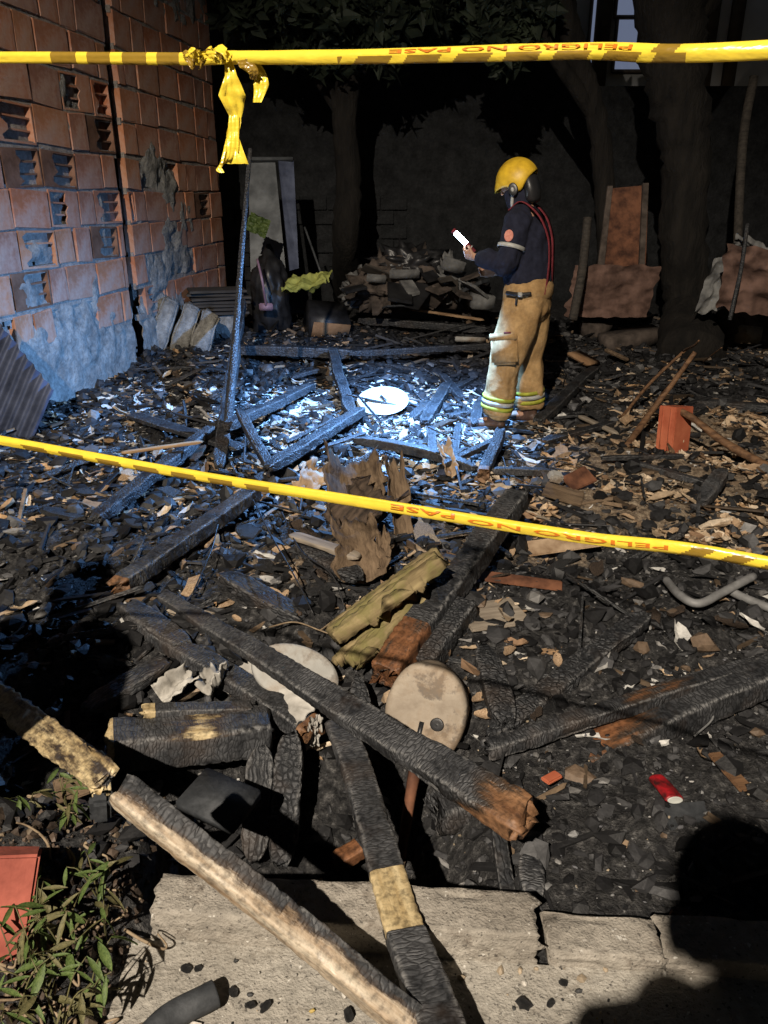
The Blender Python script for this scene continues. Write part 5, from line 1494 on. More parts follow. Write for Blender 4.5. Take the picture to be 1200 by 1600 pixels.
    for s in ('l', 'r'):
        an = J['ankle_' + s]; yaw = a['toe'].get(s, 0)
        fw = Vector((math.cos(yaw), math.sin(yaw), 0))
        gz_ = Vector((0, 0, 1))
        b = [loft_geo([an - fw * .055 + Vector((0, 0, -.075)), an + fw * .03 + Vector((0, 0, -.075)), an + fw * .12 + Vector((0, 0, -.082)), an + fw * .185 + Vector((0, 0, -.088))], [(.048, .04), (.052, .045), (.054, .040), (.044, .032)], gz_, 16),
             loft_geo([an + Vector((0, 0, -.07)), an + Vector((0, 0, .02)), an + Vector((0, 0, .12))], [(.052, .062), (.052, .058), (.060, .068)], fw, 16)]
        me = fused('boot', b, 0.008, 3)
        bo = add('boot', me, MATS['boot_brown'], t)
        so = [loft_geo([an - fw * .08 + Vector((0, 0, -.113)), an + fw * .03 + Vector((0, 0, -.113)), an + fw * .12 + Vector((0, 0, -.113)), an + fw * .205 + Vector((0, 0, -.112))], [(.046, .011), (.050, .011), (.055, .011), (.040, .011)], gz_, 16, 3.0)]
        add('sole', mesh('sole', *so[0]), MATS['plastic_black'], bo)
    return t, HM
# --- the firefighter: facing left, left side toward the street, torch in the left hand
FP = PZ(796, 668, 0.0); FP = Vector((0.95, 5.69, float(gz(0.8, 5.6)) + 0.012))
J = dict(head=Vector((.055, 0, 1.695)), neck=Vector((-.02, 0, 1.53)), pelvis=Vector((-.075, 0, .93)),
         hip_l=Vector((-.07, .10, .90)), knee_l=Vector((.02, .15, .50)), ankle_l=Vector((.065, .17, .125)),
         hip_r=Vector((-.08, -.10, .90)), knee_r=Vector((-.065, -.12, .50)), ankle_r=Vector((-.115, -.14, .125)),
         shoulder_l=Vector((-.02, .195, 1.455)), elbow_l=Vector((.015, .27, 1.19)), wrist_l=Vector((.265, .19, 1.225)),
         shoulder_r=Vector((-.02, -.195, 1.455)), elbow_r=Vector((.0, -.27, 1.18)), wrist_r=Vector((.22, -.16, 1.10)))
hl = hand_geos(J['wrist_l'], (1, -.15, .22), (0, -.75, .55), 0.75, -1)
hr = hand_geos(J['wrist_r'], (1, .25, .0), (0, .9, .3), 0.6, 1)
ff, HM = person('firefighter in yellow helmet, navy jacket and tan trousers holding a torch', FP, R(156), J,
                dict(top='navy', bottom='bunker_tan', hem=.10, hx=0, wide=1.20, leg=1.24, cuff=.93, toe={'l': 0.1, 'r': -0.25}), hl, hr, 0.32, voxel=0.010)
# helmet: shell with ear cut-out, brim, ear cup, neck guard
def helmet(parent, HM, m):
    c = HM.to_translation(); Rm = HM.to_3x3().normalized().to_4x4()
    M = Matrix.Translation(c + Vector((-.005, 0, .022))) @ Rm
    na, nt = 56, 16
    def edge(a):
        f = math.cos(a)                      # 1 at the front, -1 at the back
        side = abs(math.sin(a))
        e = R(98) + R(6) * max(0, f) ** 2
        e += R(30) * math.exp(-((abs(a) - R(100)) / R(22)) ** 2)      # ear lobes reach down
        e -= R(16) * max(0, -f) ** 3
        return e
    V = []; Fc = []
    for s, k in ((0, 1.0), (1, 0.95)):
        for i in range(nt + 1):
            for j in range(na):
                a = -math.pi + 2 * math.pi * j / na
                th = edge(a) * i / nt
                rx, ry, rz = .148 * k, .122 * k, .135 * k
                x = rx * math.sin(th) * math.cos(a); y = ry * math.sin(th) * math.sin(a); zz = rz * math.cos(th)
                if math.cos(a) > 0.2 and i > nt - 4: x += 0.030 * (math.cos(a) - .2) * (i - nt + 4) / 4
                ridge = 0.008 * math.exp(-(y / .02) ** 2) * max(0, math.cos(th))
                V.append(M @ Vector((x, y, zz + ridge)))
    k = (nt + 1) * na
    for i in range(nt):
        for j in range(na):
            j2 = (j + 1) % na
            Fc.append([i * na + j, (i + 1) * na + j, (i + 1) * na + j2, i * na + j2]); Fc.append([k + i * na + j, k + i * na + j2, k + (i + 1) * na + j2, k + (i + 1) * na + j])
    for j in range(na):
        j2 = (j + 1) % na; q = nt * na
        Fc.append([q + j, k + q + j, k + q + j2, q + j2])
    h = add('helmet', mesh('helmet', V, Fc), MATS[m], parent)
    for sd in (1, -1):
        e = mesh('ear_cup', *disc_geo(.032, .042, .026, 24, .008)); o = add('ear_cup', e, MATS['plastic_black'], h)
        o.matrix_local = M @ Matrix.Translation((.012, sd * .118, -.058)) @ Matrix.Rotation(R(-90 * sd), 4, 'X')
        hb = add('hub', mesh('hub', *disc_geo(.010, .014, .010, 16, .003)), MATS['band_silver'], h); hb.matrix_local = M @ Matrix.Translation((.012, sd * .133, -.060)) @ Matrix.Rotation(R(-90 * sd), 4, 'X')
    ng = loft_geo([(-.085, 0, -.02), (-.085, 0, -.09), (-.075, 0, -.15)], [(.095, .05), (.095, .055), (.085, .05)], (1, 0, 0), 18)
    add('neck_guard', mesh('neck_guard', *xf(ng, M)), MATS['plastic_black'], h)
    st = tube_geo([(.02, .10, -.07), (.055, .075, -.145), (.065, 0, -.165), (.055, -.075, -.145), (.02, -.10, -.07)], .011, 8)
    add('chin_strap', mesh('chin_strap', *xf(st, M)), MATS['band_silver'], h)
    return h
helmet(ff, HM, 'helmet_yellow')
add('balaclava', mesh('balaclava', *xf(loft_geo([(.0, 0, -.145), (.012, 0, -.10), (.004, 0, -.05)], [(.085, .085), (.078, .082), (.083, .09)], (1, 0, 0), 20), HM)), MATS['navy'], ff)
def band(parent, name, a, b, t, r, w, m, front=(1, 0, 0)):
    a, b = Vector(a), Vector(b); d = (b - a).normalized(); c = a.lerp(b, t)
    V = []; Fc = []; n = 28
    f = Vector(front); f = (f - d * f.dot(d)).normalized(); s = d.cross(f)
    for (o_, k) in ((-w / 2, 1.0), (w / 2, 1.0), (w / 2, .93), (-w / 2, .93)):
        for j in range(n):
            q = 2 * math.pi * j / n
            V.append(c + d * o_ + (s * math.cos(q) * r[0] + f * math.sin(q) * r[1]) * k)
    for i in range(4):
        for j in range(n):
            i2 = (i + 1) % 4; j2 = (j + 1) % n
            Fc.append([i * n + j, i * n + j2, i2 * n + j2, i2 * n + j])
    return add(name, mesh(name, V, Fc), MATS[m], parent)
band(ff, 'sleeve_band', J['shoulder_l'], J['elbow_l'], .60, (.094, .094), .026, 'band_silver')
band(ff, 'sleeve_band', J['shoulder_r'], J['elbow_r'], .60, (.094, .094), .026, 'band_silver')
for s in ('l', 'r'):
    for tt, w_, m_ in ((.66, .026, 'band_lime'), (.75, .030, 'band_silver'), (.845, .026, 'band_lime')):
        band(ff, 'cuff_band', J['knee_' + s], J['ankle_' + s], tt, (.108, .120), w_, m_)
bd = add('sleeve_badge', mesh('sleeve_badge', *disc_geo(.030, .038, .006, 24, .002)), MATS['badge_pink'], ff)
bd.matrix_local = Matrix.Translation((.0, .318, 1.375)) @ Matrix.Rotation(R(-82), 4, 'X')
# braces over the back, belt, thigh pocket
for s in (-1, 1):
    ribp = [Vector((.07, s * .09, 1.53)), Vector((-.02, s * .10, 1.585)), Vector((-.140, s * .09, 1.50)), Vector((-.208, s * .06, 1.36)), Vector((-.226, s * .05, 1.22)), Vector((-.228, s * .07, 1.08)), Vector((-.225, s * .09, .99))]
    V = []; Fc = []
    pth = smooth_path(ribp, 8)
    for i, p in enumerate(pth):
        tt = (pth[min(i + 1, len(pth) - 1)] - pth[max(i - 1, 0)]).normalized(); sd = Vector((0, 1, 0)); nn = tt.cross(sd)
        for o_ in (-1, 1):
            for h_ in (0, 1): V.append(p + sd * o_ * .034 + nn * (.006 * h_))
        if i:
            q = (i - 1) * 4
            for a_, b_ in ((0, 1), (1, 3), (3, 2), (2, 0)): Fc.append([q + a_, q + b_, q + 4 + b_, q + 4 + a_])
    add('brace', mesh('brace', V, Fc), MATS['brace_red'], ff)
bt = [Vector((.02, .222, 1.000)), Vector((-.075, .244, .995)), Vector((-.15, .214, 1.000))]
add('belt_strap', mesh('belt_strap', *tube_geo(bt, .014, 8)), MATS['plastic_black'], ff)
add('buckle', mesh('buckle', *box_geo(.03, .012, .032, .003)), MATS['band_silver'], ff, (-.085, .256, .995))
add('strap_end', mesh('strap_end', *box_geo(.014, .006, .06, .002)), MATS['plastic_black'], ff, (-.06, .252, .955))
V, Fc = box_geo(.19, .05, .21, .018)
pk = add('thigh_pocket', mesh('thigh_pocket', V, Fc), MATS['bunker_tan'], ff, (.0, .262, .62), (0.09, 0.12, 0))
add('pocket_flap', mesh('pocket_flap', *box_geo(.195, .014, .05, .005)), MATS['bunker_tan'], pk, (0, .026, .09))
add('red_tab', mesh('red_tab', *box_geo(.05, .004, .012, .001)), MATS['brace_red'], pk, (-.035, .036, .115))
# pants rise higher at the sides: a bib of tan cloth behind
add('high_back', mesh('high_back', *loft_geo([(-.085, 0, .98), (-.085, 0, 1.04)], [(.216, .166), (.214, .164)], (1, 0, 0), 28)), MATS['bunker_tan'], ff)
# torch
ty = empty('torch', TORCH); tag(ty, 'lit white torch with red ends held by the firefighter', 'torch')
tdir = Vector((-.135, .02, .125)).normalized()
def along(a, b, r, m, nm):
    return add(nm, mesh(nm, *tube_geo([tdir * a, tdir * ((a + b) / 2), tdir * b], r, 14)), MATS[m], ty)
along(-.055, .055, .0165, 'torch_glow', 'light_tube')
along(.056, .078, .0185, 'brace_red', 'cap')
along(-.135, -.056, .0155, 'brace_red', 'handle')
along(-.098, -.090, .022, 'band_silver', 'ring')
# --- the photographer behind the camera and a bystander on the left: out of frame, seen as shadows
def stand_J(): return dict(head=Vector((.03, 0, 1.62)), neck=Vector((0, 0, 1.45)), pelvis=Vector((0, 0, .92)), hip_l=Vector((0, .1, .88)), knee_l=Vector((.02, .12, .48)), ankle_l=Vector((0, .13, .125)),
         hip_r=Vector((0, -.1, .88)), knee_r=Vector((.02, -.12, .48)), ankle_r=Vector((0, -.13, .125)), shoulder_l=Vector((0, .19, 1.38)), elbow_l=Vector((.02, .25, 1.12)), wrist_l=Vector((.12, .22, .90)),
         shoulder_r=Vector((0, -.19, 1.38)), elbow_r=Vector((.02, -.25, 1.12)), wrist_r=Vector((.12, -.22, .90)))
PJ = stand_J()
for k in PJ: PJ[k] = Vector((PJ[k].x, PJ[k].y, PJ[k].z * 1.06 if k.startswith(('head', 'neck', 'shoulder', 'elbow', 'wrist')) else PJ[k].z))
PJ['head'] = Vector((.03, 0, 1.745)); PJ['neck'] = Vector((0, 0, 1.56))
PJ['elbow_l'] = Vector((.05, .26, 1.22)); PJ['wrist_l'] = Vector((.06, .15, 1.45)); PJ['elbow_r'] = Vector((.05, -.26, 1.22)); PJ['wrist_r'] = Vector((.06, -.15, 1.45))
pp, PM = person('photographer in dark jacket and helmet standing behind the camera', (0.10, -0.26, 0.0), R(90), PJ, dict(top='dark_jacket', bottom='jeans', hem=-.02, wide=1.0, leg=.95, cuff=.95, toe={}),
       hand_geos(PJ['wrist_l'], (.1, -.3, 1), (0, -1, 0), .5, -1), hand_geos(PJ['wrist_r'], (.1, .3, 1), (0, 1, 0), .5, 1), 0.15, voxel=0.014)
helmet(pp, PM, 'helmet_yellow')
BJ = stand_J()
bp_, BM = person('bystander in dark jacket standing on the left bank', (-1.40, 0.92, 0.06), R(85), BJ, dict(top='dark_jacket', bottom='jeans', hem=-.02, wide=1.0, leg=.95, cuff=.95, toe={}),
       hand_geos(BJ['wrist_l'], (.3, 0, -1), (0, -1, 0), .3, -1), hand_geos(BJ['wrist_r'], (.3, 0, -1), (0, 1, 0), .3, 1), 0.1, voxel=0.014)
hm_ = loft_geo([(-.012, 0, -.03), (-.012, 0, .05), (-.012, 0, .105)], [(.082, .104), (.084, .106), (.055, .07)], (1, 0, 0), 20)
add('hair', mesh('hair', *xf(hm_, BM)), MATS['hair_black'], bp_)

# ------------------------------------------------------------------ loose debris
def tint_mat(name, rough=0.75, spec=0.35, bump=0.002):
    t = NT(name); v = t.coord()
    c = t.mix(0.7, t.attr('tint', 'Color'), t.ramp(t.noise(v, 40, 5), [(0.3, 0.35), (0.65, 1.0)]), 'MULTIPLY')
    return t.done(c, rough, t.bump(t.noise(v, 90, 4), bump), spec)
tint_mat('debris', 0.62, 0.4); tint_mat('litter', 0.8, 0.2)
bm = bmesh.new(); bmesh.ops.create_icosphere(bm, subdivisions=1, radius=1.0)
bm.verts.ensure_lookup_table()
ICO_V = np.array([v.co[:] for v in bm.verts]); ICO_F = np.array([[v.index for v in f.verts] for f in bm.faces]); bm.free()
def rand_rot(n, flat=0.0):
    ax = nrg.normal(size=(n, 3)); ax /= np.linalg.norm(ax, axis=1)[:, None]
    an = nrg.uniform(-1, 1, n) * (math.pi if flat == 0 else flat)
    K_ = np.zeros((n, 3, 3)); K_[:, 0, 1] = -ax[:, 2]; K_[:, 0, 2] = ax[:, 1]; K_[:, 1, 0] = ax[:, 2]; K_[:, 1, 2] = -ax[:, 0]; K_[:, 2, 0] = -ax[:, 1]; K_[:, 2, 1] = ax[:, 0]
    Rr = np.eye(3)[None] + np.sin(an)[:, None, None] * K_ + (1 - np.cos(an))[:, None, None] * (K_ @ K_)
    if flat:
        z = nrg.uniform(0, 2 * math.pi, n); c, s = np.cos(z), np.sin(z)
        Z = np.zeros((n, 3, 3)); Z[:, 0, 0] = c; Z[:, 0, 1] = -s; Z[:, 1, 0] = s; Z[:, 1, 1] = c; Z[:, 2, 2] = 1
        Rr = Rr @ Z
    return Rr
def scatter_pts(n, x0, x1, y0, y1, dens):
    out = np.zeros((0, 2))
    while len(out) < n:
        q = np.stack([nrg.uniform(x0, x1, n * 2), nrg.uniform(y0, y1, n * 2)], 1)
        half = 0.56 * (q[:, 1] * 0.93 + 0.6) + 0.15
        ok = (nrg.uniform(0, 1, n * 2) < dens(q[:, 0], q[:, 1])) & (np.abs(q[:, 0]) < half) & (q[:, 1] > kerb_y(q[:, 0]) + 0.03)
        wl_ = q[:, 0] > -2.80 + 0.155 * (q[:, 1] - 6.06)
        out = np.concatenate([out, q[ok & wl_]])
    return out[:n]
def build_scatter(name, P, base_v, base_f, S, Rr, cols, m, sink=0.25, jitter=0.25, parent=None, hz=0.0):
    n = len(P); nv = len(base_v)
    B = base_v[None] * (1 + jitter * nrg.uniform(-1, 1, (n, nv, 1)))
    W = np.einsum('nij,nvj->nvi', Rr, B * S[:, None, :])
    zz = gz(P[:, 0], P[:, 1]) + hz
    low = W[:, :, 2].min(1)
    C = np.stack([P[:, 0], P[:, 1], zz - low * (1 - sink)], 1)
    W = W + C[:, None, :]
    F_ = (base_f[None] + (np.arange(n) * nv)[:, None, None]).reshape(-1, base_f.shape[1])
    me = mesh(name, W.reshape(-1, 3).tolist(), F_.tolist(), False)
    set_col(me, np.repeat(cols, nv, 0))
    return add(name, me, MATS[m], parent)
def palette(n, cols, w, var=0.35):
    c = np.array(cols)[nrg.choice(len(cols), n, p=np.array(w) / sum(w))]
    return c * nrg.uniform(1 - var, 1 + var, (n, 1))
# charcoal and clinker
n = 26000
near = lambda x, y: np.clip(0.30 + 0.7 * np.exp(-((y - 2.6) / 2.2) ** 2), 0, 1) * (1 - 0.55 * dry_field(x, y))
P = scatter_pts(n, -3.2, 5.0, 1.38, 10.5, near)
sz = nrg.gamma(0.95, 0.0085, n)[:, None] * nrg.uniform(0.45, 1.55, (n, 3)) * np.array([1.4, 1.0, 0.6]) * (0.7 + 0.14 * P[:, 1:2])
o = build_scatter('charcoal', P, ICO_V, ICO_F, np.clip(sz, .002, .05), rand_rot(n, 0.8), palette(n, [(.010, .010, .011), (.03, .03, .032), (.08, .08, .083), (.20, .195, .19), (.13, .09, .06)], [.5, .32, .12, .03, .03]), 'debris', 0.25, 0.4)
tag(o, 'black charcoal lumps and clinker strewn over the burnt ground', 'charcoal', kind='stuff')
# splinters
n = 2600
BOXV = np.array([[x, y, z] for x in (-1, 1) for y in (-1, 1) for z in (-1, 1)], float); BOXF = np.array([[0, 1, 3, 2], [4, 6, 7, 5], [0, 4, 5, 1], [2, 3, 7, 6], [0, 2, 6, 4], [1, 5, 7, 3]])
P = scatter_pts(n, -3.2, 5.0, 1.38, 10.5, lambda x, y: 0.5 + 0 * x)
sz = np.stack([nrg.gamma(2.2, 0.024, n), nrg.uniform(.003, .012, n), nrg.uniform(.002, .008, n)], 1) * (0.8 + 0.1 * P[:, 1:2])
o = build_scatter('splinters', P, BOXV, BOXF, sz, rand_rot(n, 0.45), palette(n, [(.012, .012, .013), (.035, .035, .038), (.10, .07, .045), (.24, .17, .11)], [.6, .22, .1, .08]), 'debris', 0.1, 0.2)
tag(o, 'charred splinters and sticks scattered over the yard', 'splinters', kind='stuff')
# dry leaf litter
LV = []
for i in range(5):
    u = i / 4
    w = [0.08, 0.34, 0.42, 0.30, 0.03][i]
    for s in (-1, 0, 1):
        LV.append((u * 2 - 1, s * w + 0.06 * ((i * 7 + s * 3) % 3 - 1), 0.22 * s * s + 0.35 * (u - .5) ** 2))
LV = np.array(LV); LF = np.array([[i * 3 + j, i * 3 + j + 1, i * 3 + j + 4, i * 3 + j + 3] for i in range(4) for j in range(2)])
TANS = [(.52, .39, .26), (.38, .26, .16), (.62, .51, .38), (.24, .15, .09), (.44, .28, .15)]
n = 4600
P = scatter_pts(n, -3.2, 5.0, 2.2, 9.5, lambda x, y: sst(.42, .62, vn(x * 2.6, y * 2.6, 77)) * np.clip(0.07 + 0.9 * dry_field(x, y) * (1 - .65 * np.exp(-(((x - 1.9) / .7) ** 2 + ((y - 4.3) / .45) ** 2))) + 0.10 * np.exp(-(((x + 1.4) / 0.9) ** 2 + ((y - 4.4) / 1.3) ** 2)), 0, 1))
sz = np.clip(nrg.gamma(2.2, 0.013, n), .008, .075)[:, None] * np.stack([np.ones(n), nrg.uniform(.6, 1.5, n), nrg.uniform(.3, 1.6, n)], 1)
o = build_scatter('leaf_litter', P, LV, LF, sz, rand_rot(n, 0.6), palette(n, TANS, [.3, .25, .2, .15, .1]), 'litter', -0.1, 0.35, None, 0.006)
tag(o, 'dry brown leaf litter over the unburnt soil', 'leaf litter', kind='stuff')
# pale ash and paper flakes
n = 9500
P = scatter_pts(n, -2.8, 3.0, 2.0, 8.2, lambda x, y: np.clip(0.008 + 0.98 * ash_field(x, y) ** 1.3 + 0.10 * np.exp(-(((x + 1.9) / 0.6) ** 2 + ((y - 6.0) / 1.0) ** 2)), 0, 1))
sz = nrg.gamma(2.2, 0.010, n)[:, None] * np.stack([np.ones(n), nrg.uniform(.6, 1.4, n), nrg.uniform(.3, 1.0, n)], 1)
o = build_scatter('ash_flakes', P, LV, LF, np.clip(sz * 1.3, .005, .07), rand_rot(n, 0.5), palette(n, [(.62, .61, .58), (.45, .44, .42), (.28, .27, .26), (.70, .69, .66)], [.35, .25, .2, .2], .2), 'litter', 0.1, 0.4)
tag(o, 'pale ash and paper flakes in the torch lit patch', 'ash', kind='stuff')
# the larger leaves and clinker lumps one can pick out, each on its own
leaf_mesh = []
for k in range(6):
    r = random.Random(40 + k); nl_, nw_ = 8, 6; V = []; Fc = []
    for s in (0, 1):
        for i in range(nl_ + 1):
            u = i / nl_; w = math.sin(math.pi * min(1, u * .94 + .05)) ** .7 * 0.42 * (1 + .25 * noise.noise(Vector((u * 4, k, 0))))
            for j in range(nw_ + 1):
                v = j / nw_ * 2 - 1
                V.append((u * 2 - 1, v * w * (1 + .2 * noise.noise(Vector((u * 7, v * 2, k)))), 0.30 * v * v * w * 2 + 0.25 * math.sin(u * 3 + k) + .12 * noise.noise(Vector((u * 3, v * 2, k + 9))) - .02 * s))
    q0 = (nl_ + 1) * (nw_ + 1)
    for i in range(nl_):
        for j in range(nw_):
            q = i * (nw_ + 1) + j
            Fc.append([q, q + nw_ + 1, q + nw_ + 2, q + 1]); Fc.append([q0 + q, q0 + q + 1, q0 + q + nw_ + 2, q0 + q + nw_ + 1])
    me = mesh('dry_leaf', V, Fc); me.materials.append(MATS['dry_leaf']); leaf_mesh.append(me)
spots = [(405, 690), (300, 770), (190, 760), (435, 640), (440, 860), (460, 900), (395, 905), (430, 935), (445, 940), (370, 965), (480, 760), (300, 815), (345, 800), (330, 670), (250, 745), (205, 800), (240, 855), (60, 830), (110, 845), (270, 830), (380, 840), (500, 720),
         (640, 800), (720, 830), (740, 860), (770, 840), (800, 870), (850, 875), (900, 830), (980, 810), (1050, 840), (1120, 850), (960, 770), (1010, 760), (1080, 820), (1150, 800), (1180, 700), (1120, 690), (940, 690), (880, 720), (910, 640), (950, 620), (1130, 610), (1160, 660),
         (795, 1030), (870, 1045), (750, 1090), (760, 1115), (950, 1000), (1130, 940), (1140, 960), (1100, 1170), (700, 930), (600, 640), (470, 660)]
for k, (px, py) in enumerate(spots):
    p = at(px, py, 0.012); s = rng.uniform(.022, .048) * (0.8 + 0.08 * p.y)
    o = add('dry_leaf', leaf_mesh[k % 6], None, None, (p.x, p.y, float(gz(p.x, p.y)) + .016), (rng.uniform(-.5, .5), rng.uniform(-.5, .5), rng.uniform(0, 6.28)), (s, s * rng.uniform(.8, 1.3), s * rng.uniform(.7, 1.3)))
    tag(o, 'curled tan dry leaf lying loose on the burnt ground', 'leaf', 'single dry leaves')
lump_mesh = []
for k in range(5):
    bm = bmesh.new(); bmesh.ops.create_icosphere(bm, subdivisions=2, radius=1.0)
    for v in bm.verts:
        n_ = v.co.normalized(); v.co = n_ * (1 + .35 * noise.noise(n_ * 1.8 + Vector((k * 5, 0, 0))) + .2 * noise.noise(n_ * 4 + Vector((0, k * 3, 0))))
        v.co.x *= 1.3; v.co.z *= .75
    me = bpy.data.meshes.new('charcoal_lump'); bm.to_mesh(me); bm.free()
    set_attr(me, 'raw', [0.0] * len(me.vertices)); set_attr(me, 'edge', [0.0] * len(me.vertices)); me.materials.append(MATS['char_fine']); lump_mesh.append(me)
for k in range(110):
    p = scatter_pts(1, -2.2, 3.0, 1.45, 6.5, lambda x, y: np.clip(1.2 - 0.15 * y, .2, 1))[0]
    s = rng.uniform(.010, .030)
    o = add('charcoal_lump', lump_mesh[k % 5], None, None, (p[0], p[1], float(gz(p[0], p[1])) + s * .4), (rng.uniform(-.6, .6), rng.uniform(-.6, .6), rng.uniform(0, 6.28)), (s, s, s))
    tag(o, 'black charcoal lump lying in the burnt rubble', 'charcoal', 'single charcoal lumps')
# irregular burnt fragments of board, bark and sheet
frag_mesh = {}
for mname in ('char_fine', 'char_smooth', 'bark_soot', 'dry_leaf', 'plank_grey'):
    for k in range(4):
        r = random.Random(k * 7 + len(mname)); n_ = r.randint(6, 9)
        ring = []
        for i in range(n_):
            a = 6.2832 * i / n_ + r.uniform(-.25, .25); q = r.uniform(.55, 1.0)
            ring.append((math.cos(a) * q, math.sin(a) * q * r.uniform(.45, .65)))
        V = []; Fc = []
        for (zz, kk) in ((.0, 1.0), (.10, .98), (.13, .88)):
            for (x, y) in ring: V.append((x * kk + r.uniform(-.03, .03), y * kk + r.uniform(-.03, .03), zz + .10 * math.sin(x * 2.2 + k) + r.uniform(-.02, .02)))
        for lv in range(2):
            for i in range(n_):
                j = (i + 1) % n_; Fc.append([lv * n_ + i, lv * n_ + j, (lv + 1) * n_ + j, (lv + 1) * n_ + i])
        c_ = len(V); V.append((0, 0, .15 + .1 * math.sin(k)))
        for i in range(n_): Fc.append([2 * n_ + i, 2 * n_ + (i + 1) % n_, c_])
        Fc.append(list(range(n_))[::-1])
        me = mesh('burnt_fragment', V, Fc, False); set_attr(me, 'raw', [0.0] * len(V)); set_attr(me, 'edge', [0.4] * len(V)); me.materials.append(MATS[mname])
        frag_mesh[(mname, k)] = me
FL = {'char_fine': ('scaly black fragment of burnt board in the rubble', 'scaly burnt fragments'), 'char_smooth': ('smooth black flake of burnt board in the rubble', 'smooth burnt flakes'), 'bark_soot': ('sooty brown shard of bark in the rubble', 'sooty bark shards'), 'dry_leaf': ('tan shard of torn bark or card in the rubble', 'tan torn shards'), 'plank_grey': ('grey weathered shard of board in the rubble', 'grey board shards')}
pts_ = np.concatenate([scatter_pts(90, -1.7, .5, 2.9, 5.6, lambda x, y: .6 + 0 * x), scatter_pts(130, -2.4, 3.6, 1.9, 7.0, lambda x, y: np.clip(.25 + .75 * np.exp(-((y - 3.8) / 1.6) ** 2), 0, 1))])
for k, p in enumerate(pts_):
    mname = rng.choices(list(FL), [.34, .24, .18, .14, .10])[0]
    s = (rng.uniform(.035, .10) if k > 60 else rng.uniform(.06, .15)) * (.75 + .06 * p[1])
    o = add('burnt_fragment', frag_mesh[(mname, rng.randrange(4))], None, None, (p[0], p[1], float(gz(p[0], p[1])) + .012 + s * .12), (rng.uniform(-.45, .45), rng.uniform(-.45, .45), rng.uniform(0, 6.28)), (s, s * rng.uniform(.7, 1.2), s * rng.uniform(.6, 1.4)))
    tag(o, FL[mname][0], 'fragment', FL[mname][1])
# chips on the pavement
for k, (px, py, s, m) in enumerate([(292, 1518, .010, 'charcoal_lump'), (310, 1517, .008, 'charcoal_lump'), (365, 1555, .011, 'charcoal_lump'), (392, 1575, .010, 'charcoal_lump'), (415, 1577, .011, 'charcoal_lump'), (545, 1592, .012, 'charcoal_lump'), (818, 1574, .013, 'charcoal_lump'), (860, 1572, .009, 'charcoal_lump'), (700, 1560, .010, 'charcoal_lump'), (880, 1540, .008, 'charcoal_lump')]):
    p = PZ(px, py, 0.0)
    tag(add('charcoal_chip', lump_mesh[k % 5], None, None, (p.x, p.y, .004 + s * .6), (0.2 * k, .3, k), (s, s, s)), 'small black chip lying on the concrete pavement', 'charcoal', 'black chips on the pavement')
cvs = np.array([(x, y, z) for x in (-1, 1) for y in (-1, 1) for z in (-1, 1)], float)
n = 260
P = np.stack([nrg.uniform(-.55, .75, n), nrg.uniform(.80, 1.24, n)], 1)
sz = nrg.gamma(1.6, .0022, n)[:, None] * nrg.uniform(.6, 1.4, (n, 3))
B = ICO_V[None] * (1 + .3 * nrg.uniform(-1, 1, (n, len(ICO_V), 1))) * sz[:, None, :]
W = B + np.stack([P[:, 0], P[:, 1], np.full(n, .007)], 1)[:, None, :]
me = mesh('grit', W.reshape(-1, 3).tolist(), (ICO_F[None] + (np.arange(n) * len(ICO_V))[:, None, None]).reshape(-1, 3).tolist(), False)
set_col(me, np.repeat(palette(n, [(.5, .47, .42), (.03, .03, .03), (.30, .24, .17), (.45, .33, .1)], [.4, .3, .25, .05]), len(ICO_V), 0))
tag(add('grit', me, MATS['debris']), 'fine pale grit and crumbs on the concrete pavement', 'grit', kind='stuff')
n = 3800  # glints on the black clinker, put in as pale grains
P = scatter_pts(n, -1.6, 2.4, 1.40, 4.2, lambda x, y: np.clip(0.25 + 0.75 * sst(-.2, .5, x), 0, 1))
sz = nrg.gamma(1.5, .0017, n)[:, None] * np.stack([np.ones(n), nrg.uniform(.5, 1.2, n), nrg.uniform(.2, .8, n)], 1)
o = build_scatter('pale_flecks', P, ICO_V, ICO_F, sz, rand_rot(n, .6), palette(n, [(.34, .33, .32), (.20, .20, .20), (.38, .31, .22), (.12, .12, .13)], [.2, .35, .1, .35]), 'litter', 0.0, .4, None, .006)
tag(o, 'pale flecks of plaster and ash on the black ground', 'flecks', kind='stuff')
# wires and dry stalks over the middle rubble
for k, pts in enumerate([[(385, 760, .12), (420, 830, .16), (460, 900, .12), (490, 960, .10)], [(300, 930, .05), (330, 860, .10), (350, 800, .12), (400, 770, .16)], [(440, 800, .10), (470, 860, .14), (520, 900, .12), (545, 975, .26)], [(500, 985, .26), (540, 960, .30), (560, 990, .26), (550, 1030, .16)], [(420, 980, .16), (460, 972, .18), (500, 985, .2), (540, 1000, .2)]]):
    P = [at(*q) for q in pts]
    stick(['thin dark wire looping over the left rubble', 'fine wire rising beside the dark beam', 'slack wire crossing to the mossy slab', 'dry stalk curling over the mossy slab', 'brown stalk lying over the whitish seat'][k], P, .0035, .003, 'root' if k > 2 else 'plastic_black', 'wire' if k < 3 else 'stalk', 'wire' if k < 3 else 'stalk', wob=0.0, nr=6)

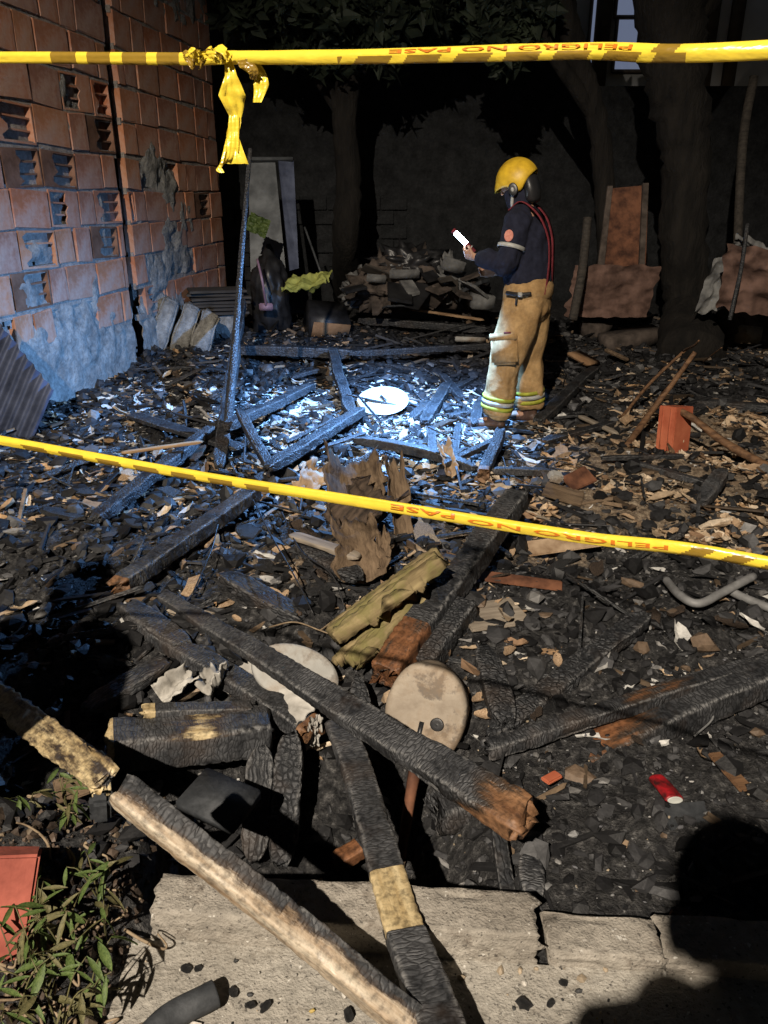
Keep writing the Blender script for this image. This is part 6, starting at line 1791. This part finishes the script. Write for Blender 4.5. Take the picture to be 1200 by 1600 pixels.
# ------------------------------------------------------------------ weeds and roots on the bank at lower left
wl_v = []; wl_f = []
for i in range(7):
    u = i / 6; w = math.sin(math.pi * min(1, u * .96 + .02)) ** .8 * .17
    for s in (-1, 0, 1): wl_v.append((u, s * w, .05 * abs(s) - .22 * u * u))
for i in range(6):
    for j in range(2): q = i * 3 + j; wl_f.append([q, q + 1, q + 4, q + 3])
weed_leaf = mesh('leaf', wl_v, wl_f); weed_leaf.materials.append(MATS['leaf_green'])
weed_leaf2 = mesh('leaf', wl_v, wl_f); weed_leaf2.materials.append(MATS['leaf_olive'])
weeds = [(40, 1250, .16), (95, 1225, .12), (100, 1290, .14), (60, 1480, .16), (95, 1440, .20), (115, 1500, .18), (70, 1545, .18), (125, 1560, .16), (20, 1590, .18), (30, 1530, .16), (160, 1440, .14), (150, 1380, .12), (90, 1600, .16)]
weed_lbl = ['weed sprig topmost at the left edge by the yellow plank', 'weed with pale stem tip below the yellow splinters', 'small weed under the grey lump on the bank', 'leafy weed left of the pipe on the bank', 'tall drooping weed in the middle of the bank', 'weed beside the shadowed kerb end', 'low bright weed near the bottom left corner', 'weed clump closest to the pipe stub', 'weed cut by the bottom left corner', 'weed beside the dull red brick', 'sparse weed leaning over the kerb end', 'thin weed in the dark under the pale beam', 'weed at the bottom edge by the pavement']
for k, (px, py, h) in enumerate(weeds):
    p = PZ(px, py, .10); r = random.Random(70 + k)
    t = empty('weed', (p.x, p.y, float(gz(p.x, p.y)))); tag(t, weed_lbl[k], 'weed', 'weeds on the left bank')
    g = []
    for s in range(3):
        a = r.uniform(0, 6.28); tip = Vector((math.cos(a) * h * .5, math.sin(a) * h * .5, h * r.uniform(.6, 1.0)))
        mid = tip * .5 + Vector((0, 0, .03))
        g.append(tube_geo([(0, 0, -.02), mid, tip], lambda u: .0022 - .0012 * u, 5, 4))
        for m in range(5):
            f = .35 + .16 * m
            q = (mid * (2 * f)) if f < .5 else mid.lerp(tip, (f - .5) * 2)
            L = r.uniform(.035, .07)
            add('leaf', weed_leaf if r.random() < .55 else weed_leaf2, None, t, q, (r.uniform(-.6, .6), r.uniform(-.5, .9), r.uniform(0, 6.28)), (L, L * r.uniform(.5, .8), L))
    add('stem', mesh('stem', *join(*g)), MATS['leaf_olive'], t)
for k in range(34):
    px, py = rng.uniform(0, 190), rng.uniform(1240, 1590); p = PZ(px, py, .11); z0 = float(gz(p.x, p.y)); r = random.Random(k)
    pts = [Vector((p.x, p.y, z0 + .005))]
    for s in range(4): pts.append(pts[-1] + Vector((r.uniform(-.05, .05), r.uniform(-.03, .03), r.uniform(-.008, .026))))
    o = stick('dry pale root curling among the weeds', pts, .0042, .002, 'root', 'root', 'root', 'dry roots on the bank', wob=.2, nr=6)
n = 2600
P = np.stack([nrg.uniform(-1.1, -.58, n), nrg.uniform(.85, 1.75, n)], 1)
sz = nrg.gamma(1.6, .0024, n)[:, None] * nrg.uniform(.6, 1.4, (n, 3))
o = build_scatter('bank_soil', P, ICO_V, ICO_F, sz, rand_rot(n), palette(n, [(.05, .035, .025), (.10, .07, .05), (.16, .12, .08)], [.6, .3, .1]), 'debris', .25, .45)
tag(o, 'crumbly brown soil and rootlets on the left bank', 'soil', kind='stuff')
